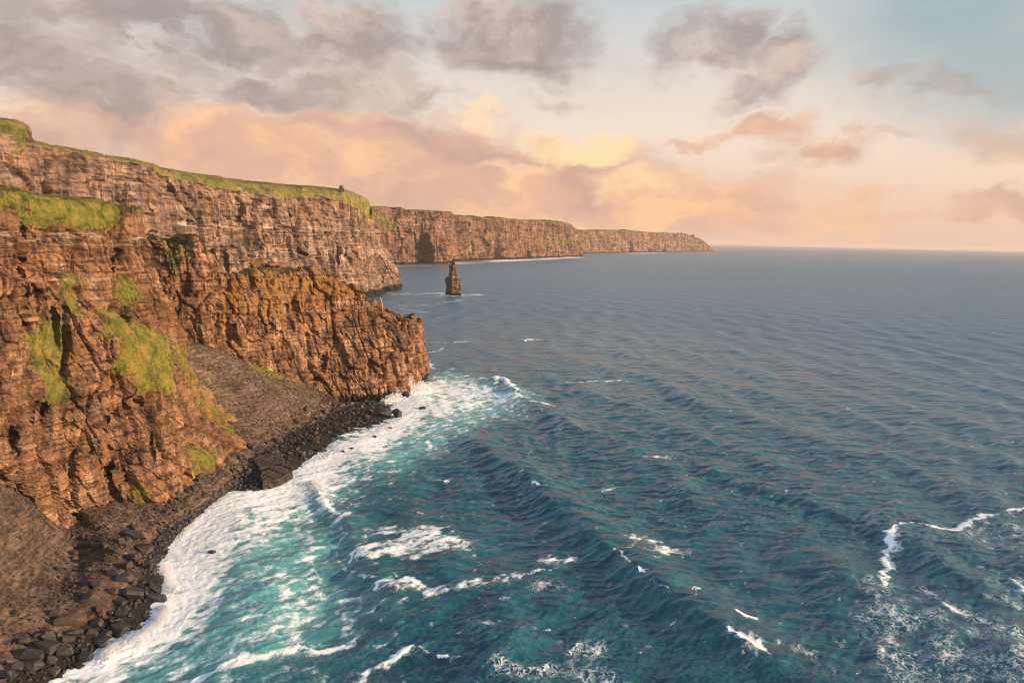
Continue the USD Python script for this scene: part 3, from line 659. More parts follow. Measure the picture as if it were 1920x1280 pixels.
def stone_tower():
    y = 1165.0
    base = Py(640.5, 358.5, y)
    k = y / LENS
    t = thing('stone_tower', base, label='small square stone tower with a round turret on the grassy clifftop', category='tower')
    w, h = 2.9, 9.2
    body = manifold3d.Manifold.cube([2 * w, 2 * w, h], False).translate([-w - .3, -w, -1.0])
    for zc in (1.6, 5.2):
        body = body - manifold3d.Manifold.cube([.9, 1, 1.5], False).translate([-.6, -w - .5, zc]) - manifold3d.Manifold.cube([1, .9, 1.5], False).translate([w - .8, -.4, zc])
    put('wall', body, TOWER_STONE, parent=t)
    for i in range(4):
        for j in range(4):
            if i in (0, 3) or j in (0, 3):
                x, yy = -w - .3 + i * 1.65, -w + j * 1.65
                put('merlon', boxm(x, x + .85, yy, yy + .85, h - 1.0, h - .1), TOWER_STONE, parent=t)
    tur = trimesh.creation.cylinder(1.55, 5.6, sections=18); tur.apply_translation([w + .9, -.8, 1.6])
    tr = put('turret', tur, TOWER_STONE, parent=t)
    cap = trimesh.creation.cylinder(1.72, .5, sections=18); cap.apply_translation([w + .9, -.8, 4.65])
    put('parapet', cap, TOWER_STONE, parent=tr)
    put('stair_wall', boxm(-w - 2.9, -w - .31, -1.6, 1.6, -1.5, 2.3), TOWER_STONE, parent=t)


stone_tower()


def signal_tower():
    p = Pz(1277.5, 472, 0); y = p[1] + 60
    base = Py(1277.8, 439.5, y); k = y / LENS
    t = thing('ruined_tower', base, label='slim ruined signal tower on the skyline of the farthest headland', category='tower')
    w = .85 * k
    b = trimesh.creation.cylinder(1, 1, sections=4)
    b = manifold3d.Manifold.cube([2 * w, 2 * w, 5.6 * k], False).translate([-w, -w, -1 * k])
    b = b - manifold3d.Manifold.cube([w, 4 * w, 1.1 * k], False).translate([.1 * w, -2 * w, 3.9 * k]) - manifold3d.Manifold.cube([.5 * w, 1, 1.5 * w], False).translate([-.4 * w, -w - .5, 1.6 * k])
    put('wall', b, TOWER_STONE, parent=t)
    # broken rocks of the headland's nose
    rng = np.random.default_rng(9)
    for (u, v, wpx, hpx, lab) in ((1299.5, 442.5, 5.5, 5.5, 'dark craggy outcrop on the nose of the farthest headland'), (1295, 441.6, 3.6, 2.2, 'low rocks beside the craggy outcrop on the farthest headland'), (1313, 449.5, 1.3, 2.6, 'small upright rock on the falling edge of the farthest headland')):
        q = Py(u, v, y + 15)
        m = rough_block(rng, wpx * k, wpx * k * .8, hpx * k, 3)
        m.apply_translation(q)
        z = np.zeros(len(m.vertices))
        put('rock_outcrop', m, GREY_STONE, label=lab, category='rock')


def rough_block(rng, a, b, c, sub=0):
    """An angular boulder a x b x c metres about the origin: the hull of points near a box's corners and edges."""
    n = 26 if sub else 18
    p = rng.normal(size=(n, 3)); p /= np.linalg.norm(p, axis=1, keepdims=True)
    p = np.sign(p) * np.abs(p) ** rng.uniform(.38, .62); p /= np.abs(p).max(1, keepdims=True) ** .55
    pts = p * rng.uniform(.86, 1.0, (n, 1)) * [a / 2, b / 2, c / 2]
    pts[:, 0] += pts[:, 2] * rng.uniform(-.25, .25); pts[:, 1] += pts[:, 0] * rng.uniform(-.2, .2)
    return trimesh.convex.convex_hull(pts)


signal_tower()


# ------------------------------------------------------------------ boulders
rng = np.random.default_rng(4)
import trimesh.transformations as tf


class Ground:
    def __init__(self, *grids):
        self.p = np.vstack([g.reshape(-1, 3) for g in grids]); self.t = cKDTree(pix(self.p)); self.xy = cKDTree(self.p[:, :2])
    def at(self, u, v):
        d, i = self.t.query([u, v], k=4); return self.p[i[np.argmin(np.linalg.norm(self.p[i] - CAM, axis=1))]]
    def z(self, x, y):
        d, i = self.xy.query([x, y]); return self.p[i][2], d


ground = Ground(gs1, gs2)


def boulder(u, v, wpx, hpx, tone, label, group=None, tilt=.3, yaw=None, p=None, deep=.14):
    p = ground.at(u, v + .25 * hpx) if p is None else p
    dist = np.linalg.norm(p - CAM); k = dist / LENS
    a = wpx * k * .8; c = max(hpx * k * .72, .36 * a)
    m = rough_block(rng, a, a * (rng.uniform(.55, .8) if wpx < 45 else .38), c, 1)
    m.apply_transform(tf.euler_matrix(rng.normal(0, tilt), rng.normal(0, tilt), rng.uniform(-.6, .6) if yaw is None else yaw))
    m.apply_translation(p + [0, 0, c * (.5 - deep)])
    put('boulder', m, tone, label=label, category='boulder', group=group)


D, B, G = DARK_STONE, BROWN_STONE, GREY_STONE
for u, v, w, h, tone, label in (
    (172, 1120, 30, 24, B, 'brown six-sided boulder at the top of the dark boulder pile'), (135, 1162, 54, 22, B, 'long brown beam-like block lying below the pale scree'), (224, 1177, 34, 24, D, 'big flat-faced dark boulder close to the foam'),
    (297, 1120, 38, 20, D, 'rounded dark boulder jutting farthest into the foam'), (292, 1100, 24, 17, D, 'smooth dark block just above the rounded boulder at the water'), (297, 1085, 24, 13, D, 'low dark boulder under the white spray at the beach point'),
    (250, 1110, 36, 28, D, 'cracked dark block split by joints in the boulder pile'), (235, 1082, 34, 17, G, 'long grey slab leaning towards the water'), (215, 1074, 30, 16, G, 'grey slab beside the leaning slab'), (236, 1060, 27, 17, B, 'warm brown block above the grey slabs'),
    (240, 1020, 24, 14, B, 'pale brown flat block under the cliff foot'), (272, 1028, 30, 18, B, 'brown boulder with a pale top near the cliff foot'), (250, 1005, 42, 22, G, 'wide grey slab against the foot of the near cliff'), (247, 1042, 27, 14, G, 'grey block between brown ones under the cliff'),
    (280, 1062, 15, 22, G, 'tall narrow grey boulder by the white water'), (185, 1092, 24, 15, B, 'brown boulder at the upper edge of the pile'), (212, 1106, 21, 15, B, 'small brown block left of the cracked block'), (227, 1127, 24, 12, D, 'dark slab under the cracked block'),
    (192, 1140, 24, 13, B, 'rusty brown slab between dark boulders'), (229, 1149, 24, 13, D, 'dark oblong boulder above the flat-faced one'), (255, 1175, 27, 14, D, 'black wet boulder washed by foam'), (270, 1182, 20, 13, D, 'black wet rock tip in the foam edge'),
    (297, 1165, 19, 13, D, 'lone dark rock sitting in white foam off the boulder beach'), (181, 1169, 21, 17, D, 'dark cube-like boulder in the middle of the pile'), (175, 1185, 22, 16, G, 'grey boulder below the cube-like one'), (200, 1186, 24, 16, D, 'dark boulder beside the flat-faced one'),
    (190, 1202, 36, 18, D, 'wide dark boulder half in spray'), (140, 1185, 32, 12, D, 'long dark slab under the brown beam-like block'), (127, 1196, 22, 13, G, 'grey slab end below the brown beam'), (88, 1210, 40, 20, D, 'broad dark slab among grey stones'),
    (62, 1226, 36, 24, D, 'large dark tilted boulder at lower left'), (60, 1246, 34, 22, D, 'blackest boulder under the large tilted one'), (125, 1218, 26, 20, G, 'grey bowl-topped boulder in the lower pile'), (160, 1232, 27, 25, D, 'steep dark boulder near the lower foam'),
    (97, 1236, 20, 14, G, 'bluish grey boulder in the lower pile'), (32, 1249, 22, 20, D, 'dark boulder near the left picture edge'), (100, 1257, 27, 13, G, 'flat grey slab near the bottom edge'), (147, 1249, 26, 14, D, 'dark slab by the lower foam edge'),
    (172, 1258, 21, 14, D, 'dark rock standing in the lower foam'), (92, 1190, 22, 19, G, 'pale grey boulder at the foot of the scree'), (74, 1190, 15, 14, G, 'whitish stone beside the pale grey boulder'), (105, 1147, 22, 18, B, 'brown boulder on the scree edge'), (10, 1262, 30, 18, D, 'black slab at the bottom left corner'),
    (48, 1200, 18, 14, G, 'grey stone at the left foot of the scree'), (205, 1045, 20, 13, B, 'brown stone on the upper scree edge'), (222, 1035, 18, 12, B, 'pale brown stone near the cliff corner'),
    (525, 825, 19, 10, G, 'long grey stone at the foot of the far scree'), (540, 848, 14, 9, B, 'brown boulder left of the dark beach stones'), (563, 847, 17, 13, B, 'reddish brown boulder on the far beach'), (608, 845, 20, 13, D, 'dark square boulder at the far beach water line'),
    (560, 888, 17, 8, D, 'dark wet rock in the foam by the big slab'), (575, 870, 14, 7, B, 'orange-brown stone beside wet black rocks')):
    boulder(u, v, w, h, tone, label, yaw=.5 if 'beam' in label else None)
# dark knobs and rocks in the foam
for u, v, w, h, z, label in ((718, 768, 44, 30, .5, 'biggest black wave-washed rock below the promontory'), (744, 770, 28, 24, .3, 'black rock next to the biggest one at its seaward end'), (703, 774, 24, 14, .2, 'low dark rock on the landward side of the biggest black rock'), (792, 764, 17, 9, -.2, 'small dark rock awash in foam off the promontory'),
                             (802, 761, 9, 5, -.2, 'tiny rock beside the small awash rock'), (398, 1033, 17, 13, -.1, 'single dark rock sticking out of broad white foam'), (702, 817, 11, 7, -.1, 'round dark stone off the far beach'), (644, 845, 11, 7, -.1, 'dark stone in foam off the far beach'), (659, 840, 11, 7, -.1, 'second dark stone in foam nearer the far beach stones'), (732, 801, 9, 5, -.1, 'flat dark stone awash beyond the far beach')):
    boulder(u, v, w, h, D, label, p=Pz(u, v + .35 * h, z), deep=.3)

# the rest of the beach: individual stones where one can tell them apart, then loose rubble
spots = []
for g, wet0, lo_row in ((gs1, 0, .45), (gs2, 0, .30)):
    R, C = g.shape[:2]
    f = g.reshape(-1, 3)
    uvp = pix(f); ok = (f[:, 2] > -1.0) & (f[:, 2] < 9) & (uvp[:, 0] > -10) & (uvp[:, 1] < 1300)
    spots.append(f[ok])
def stone_size(rng): return .55 + 1.0 * rng.random() ** 2
taken = []
count = 0
pts = np.vstack([spots[0], spots[1]])
order = rng.permutation(len(pts))
labels = {'D': 'dark wet boulder in the beach rubble below the cliffs', 'B': 'brown boulder in the beach rubble below the cliffs', 'G': 'grey boulder in the beach rubble below the cliffs'}
tree = []
grid_used = set()
for i in order:
    if count >= 225: break
    p = pts[i]
    k = np.linalg.norm(p - CAM) / LENS
    size = (5 + 10 * rng.random() ** 1.6) * k
    key = (int(p[0] / 2.4), int(p[1] / 2.4))
    if key in grid_used: continue
    grid_used.add(key)
    h = p[2]
    r = rng.random()
    tone = 'D' if r < 1.05 - .16 * h else ('B' if r < .95 else 'G')
    tone = tone if h < 5 else ('B' if rng.random() < .6 else 'G')
    c = size * rng.uniform(.5, .85)
    mm = rough_block(rng, size, size * rng.uniform(.55, .9), c)
    mm.apply_transform(tf.euler_matrix(rng.normal(0, .3), rng.normal(0, .3), rng.uniform(0, 6.28)))
    mm.apply_translation(p + [0, 0, c * .22])
    pu, pv = pix(p)
    where = ('on the far beach below the scree slope, beside the foam' if h < 1 else 'on the far beach at the toe of the scree slope') if i < len(spots[0]) else ('on the narrow strip under the near cliff foot' if pu > 325 else 'in the near boulder pile beside the foam' if h < 1.6 else 'in the near boulder pile at the toe of the scree fan')
    word = {'D': 'dark wet', 'B': 'brown', 'G': 'grey'}[tone]
    put('boulder', mm, {'D': D, 'B': B, 'G': G}[tone], label=f'{word} boulder {where}', category='boulder', group=f'{word} boulders {where}')
    count += 1


def rubble(points, n, lo, hi, mat, label, seed):
    rng = np.random.default_rng(seed)
    protos = [rough_block(rng, 1, rng.uniform(.6, .9), rng.uniform(.4, .7)) for _ in range(12)]
    V, F_, o = [], [], 0
    sel = points[rng.integers(0, len(points), n)]
    for p in sel:
        pr = protos[rng.integers(12)]
        s = lo + (hi - lo) * rng.random() ** 2.5
        M = tf.euler_matrix(rng.normal(0, .4), rng.normal(0, .4), rng.uniform(0, 6.28))[:3, :3] * s
        V.append(pr.vertices @ M.T + p + [rng.normal(0, .25), rng.normal(0, .25), s * .12]); F_.append(pr.faces + o); o += len(pr.vertices)
    put('rubble', (np.vstack(V), np.vstack(F_)), mat, label=label, category='rubble', kind='stuff')


low1 = spots[0][spots[0][:, 2] < 3.2]; low2 = spots[1][spots[1][:, 2] < 3.0]
rubble(low1, 1500, .5, 2.2, D, 'dark wet stones covering the far beach below the scree', 1)
rubble(low2, 2600, .35, 2.0, D, 'dark wet stones filling gaps in the near boulder beach', 2)
rubble(spots[0][spots[0][:, 2] > 1.6], 1500, .5, 2.0, SCREE_STONE, 'brown stones at the foot of the far scree slope', 3)
rubble(spots[1][spots[1][:, 2] > 2.0], 700, .3, 1.4, SCREE_STONE, 'brown stones at the foot of the near scree fan', 4)
sc1 = gs1.reshape(-1, 3); sc1 = sc1[sc1[:, 2] > 5]; sc2 = gs2.reshape(-1, 3); sc2 = sc2[sc2[:, 2] > 6]
rubble(sc1, 9000, .18, 1.1, SCREE_STONE, 'small stones scattered over the far scree slope', 5)
rubble(sc2, 9000, .12, 1.1, SCREE_STONE, 'small stones scattered over the near scree fan', 6)


def slab(outline, z_top, z_bot, label, seed, tilt=(0, 0)):
    """A flat-topped layered block: outline given as photograph points on its top, which stands z_top above the sea."""
    xy = np.array([Pz(u, v, z_top)[:2] for u, v in outline]); c = xy.mean(0); xy = c + (xy - c) * .86
    V, F_, o = [], [], 0
    poly = shapely.Polygon(xy - c).buffer(.3)
    m = trimesh.creation.extrude_polygon(poly, z_top - z_bot, engine='earcut').subdivide_to_size(.55)
    m.merge_vertices(); v = m.vertices.copy(); w = v + [c[0], c[1], z_bot]
    out = v * [1, 1, 0]; out /= np.maximum(np.linalg.norm(out, axis=1, keepdims=True), .4)
    rim = sstep(np.linalg.norm(v[:, :2], axis=1), 1.5, 4)
    tilt_z = w[:, 2] + .12 * w[:, 0] - .05 * w[:, 1]
    v += out * ((1.0 * strata(tilt_z, seed, 1.5) + .6 * strata(tilt_z, seed + 1, .7) + 2.2 * fbm(w / 3, 4, seed)) * rim)[:, None]
    v[:, 2] += (.9 * fbm(w / 2.4, 4, seed + 3) + .5 * strata(w[:, 0] * .5 + w[:, 1] * .8, seed + 2, 2.2)) * (v[:, 2] > .5) - .10 * v[:, 0] * (v[:, 2] > .5)
    m.vertices = v + [c[0], c[1], z_bot]
    put('rock_slab', m, SLAB_STONE, label=label, category='rock')


slab([(470, 862), (486, 853), (528, 848), (537, 856), (534, 866), (508, 874), (484, 880)], 4.4, -.5, 'broad dark flat-topped slab at the foot of the far scree', 5)
slab([(485, 893), (488, 885), (515, 874), (545, 864), (553, 872), (550, 882), (520, 898), (488, 905)], 3.8, -3.0, 'big block with a steep brown face standing in the foam below the slab', 8)


def outcrop():
    for at, size, lab in ((Py(441, 836, 330), (7, 6, 13), 'orange-brown rounded outcrop at the toe of the grassy spur'), (Py(468, 838, 336), (6.5, 6, 7), 'smaller orange outcrop right of the rounded one')):
        s = trimesh.creation.icosphere(4)
        v = s.vertices * np.array(size) / 2 * .98
        d = 1.8 * fbm((v + at) / 4, 4, 3) + .7 * fbm((v + at) / 1.0, 3, 4)
        v = v * (1 + d[:, None] * .25) + at
        z = np.zeros(len(v))
        put('rock_outcrop', (v, s.faces), ROCK_NEAR, attrs=dict(turf=z, lichen=z + .45, pale=z + .1, wet=z), label=lab, category='rock')


outcrop()


# ------------------------------------------------------------------ people on the cliff edge, a few pixels tall
def person(at, rz, label, seed, height=1.72):
    rng = np.random.default_rng(seed); s = height / 1.72
    J = dict(hip=(0, 0, .92, .13), chest=(0, 0, 1.28, .16), neck=(0, .01, 1.46, .06), head=(0, .02, 1.60, .10), hl=(-.09, 0, .88, .09), hr=(.09, 0, .88, .09), kl=(-.10, .03, .48, .065), kr=(.11, .01, .48, .065), al=(-.11, 0, .07, .05), ar=(.13, .02, .07, .05), tl=(-.11, .14, .04, .04), tr=(.14, .16, .04, .04),
             sl=(-.19, 0, 1.40, .065), sr=(.19, 0, 1.40, .065), el=(-.27, 0, 1.13, .048), er=(.27, .02, 1.13, .048), wl=(-.25, .10, .90, .035), wr=(.26, .11, .90, .035))
    bones = [('hip', 'chest'), ('chest', 'neck'), ('neck', 'head'), ('hip', 'hl'), ('hip', 'hr'), ('hl', 'kl'), ('hr', 'kr'), ('kl', 'al'), ('kr', 'ar'), ('al', 'tl'), ('ar', 'tr'), ('chest', 'sl'), ('chest', 'sr'), ('sl', 'el'), ('sr', 'er'), ('el', 'wl'), ('er', 'wr')]
    ball = lambda n: manifold3d.Manifold.sphere(J[n][3], 12).translate(J[n][:3])
    body = manifold3d.Manifold()
    for a, b in bones: body += manifold3d.Manifold.batch_hull([ball(a), ball(b)])
    for side in (-1, 1):
        w = np.array(J['wl' if side < 0 else 'wr'][:3])
        for i in range(5):
            off = np.array([side * (.012 if i else -.02), (i - 2) * .02, -.06]); tip = off + [side * .01, .004 * (i - 2), -.075 + .01 * abs(i - 2)]
            body += manifold3d.Manifold.batch_hull([manifold3d.Manifold.sphere(.010, 8).translate(list(w + off * .4)), manifold3d.Manifold.sphere(.008, 8).translate(list(w + tip))])
    t = thing('person', at, rz, label=label, category='person')
    put('body', body.scale([s, s, s]), CLOTH, parent=t)


def on(prim, u, v, y):
    """The topmost point of a cliff mesh near the photograph's point (u, v) about y metres away."""
    p = np.array(UsdGeom.Mesh(prim).GetPointsAttr().Get()); q = pix(p)
    near_ = (np.abs(q[:, 0] - u) < 2.0) & (np.abs(p[:, 1] - y) < 60)
    c = p[near_]
    return c[np.argmin(pix(c)[:, 1])]


for u, v, y, pr, lab in ((27, 228, 625, tall, 'leftmost dark figure standing on the high clifftop knoll'), (34, 229, 630, tall, 'dark figure standing right of another on the high clifftop knoll'),
                         (214, 386, 298, near, 'left of two dark figures at the grassy edge of the near cliff'), (227, 387, 300, near, 'right of two dark figures at the grassy edge of the near cliff')):
    person(on(pr, u, v, y) - [0, 0, .08], .4, lab, int(u))
# ------------------------------------------------------------------ grass on the ledges
BLADE = usdkit.material(stage, LK('grass_blades'), {'geo': ('geometry', {}), 'r': ('rgb_ramp', {'ramp': [(0, (.10, .095, .02)), (.4, (.17, .14, .028)), (.75, (.25, .18, .045)), (1, (.33, .21, .08))]}), 'd': ('principled_bsdf', {'roughness': .8, 'specular_ior_level': .2}), 't': ('translucent_bsdf', {}), 'm': ('mix_closure', {'fac': .3})},
                        [('geo.random_per_island', 'r.fac'), ('r.color', 'd.base_color'), ('r.color', 't.color'), ('d.BSDF', 'm.closure1'), ('t.BSDF', 'm.closure2')], surface='m.closure')


def grass(prim, n, size, lo, label, seed):
    rng = np.random.default_rng(seed)
    mesh = UsdGeom.Mesh(prim); p = np.array(mesh.GetPointsAttr().Get(), float); t = np.array(UsdGeom.PrimvarsAPI(mesh).GetPrimvar('turf').Get())
    q = pix(p); ok = np.where((t + .35 * fbm(p / 5, 3, seed) > lo) & (q[:, 0] > -30) & (q[:, 0] < 1950) & (q[:, 1] > 150))[0]
    at = p[rng.choice(ok, n)] + rng.normal(0, .12, (n, 3))
    k = 4
    at = np.repeat(at, k, 0); N_ = n * k
    th = rng.uniform(0, 2 * np.pi, N_); L_ = size * rng.uniform(.5, 1.3, N_); w = L_ * .22
    lean = np.column_stack([np.cos(th), np.sin(th)]) * (L_ * .45)[:, None] + [.25 * size, -.15 * size]
    side = np.column_stack([-np.sin(th), np.cos(th)]) * w[:, None]
    a_ = at + np.column_stack([side, -.1 + 0 * w]); b_ = at - np.column_stack([side, .1 + 0 * w]); c_ = at + np.column_stack([lean, L_ * .75])
    V = np.stack([a_, b_, c_], 1).reshape(-1, 3)
    put('grass', (V, np.arange(3 * N_).reshape(-1, 3)), BLADE, label=label, category='grass', kind='stuff')


grass(near, 11000, .42, .45, 'tufts of yellow green grass on the ledges of the near cliff', 1)
grass(prom, 2500, .8, .42, 'tufts of grass on the crest and ledges of the promontory', 2)
grass(tall, 6000, 1.0, .6, 'rough grass along the top of the tower cliff', 3)

# ------------------------------------------------------------------ the sea
SHORE = [(130, 1296), (190, 1222), (290, 1176), (316, 1132), (306, 1062), (344, 995), (434, 926), (495, 932), (553, 900), (614, 854), (702, 815), (758, 775), (745, 748), (800, 726)]


def sea():
    az_in = np.linspace(math.radians(-44), math.radians(44), 1180)
    az_l = np.linspace(math.radians(-180), az_in[0], 60)[:-1]; az_r = np.linspace(az_in[-1], math.radians(180), 60)[1:]
    az = np.concatenate([az_l, az_in, az_r])
    dep = np.concatenate([np.linspace(1.45, .75, 50)[:-1], np.linspace(.75, .42, 200)[:-1], np.linspace(.42, .05, 420)[:-1], np.linspace(.05, .012, 34), [.009, .006, .0035, .0018]])     # tangent of the angle below the horizon
    r = EYE / dep
    RR, AA = np.meshgrid(r, az, indexing='ij')
    X, Y = RR * np.sin(AA), RR * np.cos(AA)
    gap = np.gradient(r)[:, None] + 0 * X
    xy = np.stack([X.ravel(), Y.ravel()], 1)
    # ---- waves
    rng = np.random.default_rng(12)
    Z = np.zeros_like(X); DX = Z.copy(); DY = Z.copy()
    c0, c1 = Pz(960, 880)[:2], Pz(1440, 1240)[:2]
    along = (c1 - c0) / np.linalg.norm(c1 - c0); nrm = np.array([along[1], -along[0]])
    if nrm[0] > 0: nrm = -nrm                                     # swell runs to the shore at the left
    lam = 62.0
    dist0 = np.hypot(X, Y)
    ph = ((X - c0[0]) * nrm[0] + (Y - c0[1]) * nrm[1]) + 16 * fbm(np.stack([X / 110, Y / 110, 0 * X], -1), 3, 4) * np.clip(dist0 / 400 - .3, .15, 2.5)
    env = .55 + .9 * np.clip(fbm(np.stack([X / 130, Y / 130, 0 * X + 5], -1), 3, 8) + .35, 0, 1)
    th = 2 * np.pi * ph / lam
    Z += env * 1.15 * (np.cos(th) + .30 * np.cos(2 * th)) * (.35 + .65 * np.exp(-(dist0 / 420) ** 2)) * np.clip(1.6 - dist0 / 1500, 0, 1)
    comps = []
    for lam_, n, amp, mean, spread in ((36, 6, .15, 3.0, .5), (20, 9, .10, 2.6, .8), (12, 16, .115, 2.15, .7), (6.5, 20, .095, 2.05, .8), (3.9, 24, .065, 2.0, .9), (2.3, 24, .04, 2.0, 1.0), (1.4, 20, .022, 2.0, 1.0)):
        for _ in range(n):
            comps.append((lam_ * rng.uniform(.72, 1.35), amp * rng.uniform(.5, 1.3) * 1.35 / math.sqrt(n) * 1.9, mean + rng.normal(0, spread * .6), rng.uniform(0, 6.28)))
    gust = .65 + .9 * np.clip(fbm(np.stack([X / 60, Y / 60, 0 * X + 9], -1), 3, 18) + .35, 0, 1)
    swell = Z.copy(); Z[:] = 0
    mid = slice(59, 59 + len(az_in)); X4, Y4 = X[:, mid].astype(np.float32), Y[:, mid].astype(np.float32); gust = gust[:, mid].astype(np.float32)
    for lam_, a, t, p0 in comps:
        kx, ky = math.cos(t) * 2 * np.pi / lam_, math.sin(t) * 2 * np.pi / lam_
        keep = np.clip((lam_ / gap[:, 0] - 2.2) / 2.0, 0, 1)
        if not keep.any(): continue
        e = np.where(keep > 0)[0].max() + 1
        arg = np.float32(kx) * X4[:e] + np.float32(ky) * Y4[:e] + np.float32(p0)
        s_, c_ = np.sin(arg), np.cos(arg)
        amp_ = (keep[:e, None] * a).astype(np.float32) * gust[:e]
        Z[:e, mid] += amp_ * c_; DX[:e, mid] -= np.float32(.45 * math.cos(t)) * amp_ * s_; DY[:e, mid] -= np.float32(.45 * math.sin(t)) * amp_ * s_
    # ---- foam and shoal amounts
    foam = np.zeros(len(xy)); shoal = np.zeros(len(xy)); lace = np.zeros(len(xy)); lift = np.zeros(len(xy))
    near_ = np.where((xy[:, 1] > 60) & (xy[:, 1] < 760) & (np.abs(xy[:, 0]) < 420))[0]
    q = xy[near_]
    q3 = np.column_stack([q, 0 * q[:, 0]])
    qw = q + 9 * np.stack([fbm(q3 / 12, 4, 41), fbm(q3 / 12, 4, 42)], 1)
    ql = q + 5 * np.stack([fbm(q3 / 5, 4, 47), fbm(q3 / 5, 4, 48)], 1) + 5 * np.stack([fbm(q3 / 16, 2, 49), fbm(q3 / 16, 2, 50)], 1)
    W = lambda poly: [tuple(Pz(u, v)[:2]) for u, v in poly]
    shore = W([(40, 1340)] + SHORE)
    inner = [tuple(pix(np.array([x - 8, y + 3.5, 0]))) for x, y in shore[1:]]
    def region(poly, soft): return poly_mask(qw, W(poly), soft)
    land = [(500, 700), (380, 800), (100, 1000), (-200, 1200), (-200, 1500), (60, 1400)]
    dense = region(inner + [(815, 704), (870, 712), (935, 728), (985, 748), (950, 764), (870, 776), (800, 806), (745, 832), (730, 862), (690, 880), (655, 905), (625, 945), (560, 985), (520, 1030), (470, 1060), (440, 1130), (400, 1180), (330, 1230), (250, 1260), (150, 1330)], 13)
    belt = np.exp(-(np.minimum(near_line(qw, np.array(shapely.LineString(shore[1:]).segmentize(1).coords), 40)[0], 99) / 13) ** 2)
    f_ = np.clip(.68 * dense + .42 * belt * sstep(dense, .1, .5), 0, 1)
    sh = np.maximum(region(inner + [(830, 690), (1000, 735), (980, 775), (900, 800), (850, 840), (760, 880), (700, 920), (650, 975), (690, 1010), (650, 1060), (690, 1100), (700, 1150), (640, 1200), (560, 1260), (440, 1330), (150, 1340)], 18), .0)
    # drifting streaks inside the shoal
    fl = np.stack([q[:, 0] * .92 + q[:, 1] * .38, -q[:, 0] * .38 + q[:, 1] * .92], 1)
    st = fbm(np.column_stack([fl[:, 0] / 4.2, fl[:, 1] / 15, 0 * fl[:, 0]]) + 1.2 * np.stack([fbm(q3 / 14, 3, 61), fbm(q3 / 14, 3, 62), 0 * q3[:, 0]], 1), 5, 44)
    f_ = np.maximum(f_ + .8 * st * (1 - belt) * dense, sh * (.36 + .95 * st))
    la = .6 * sh
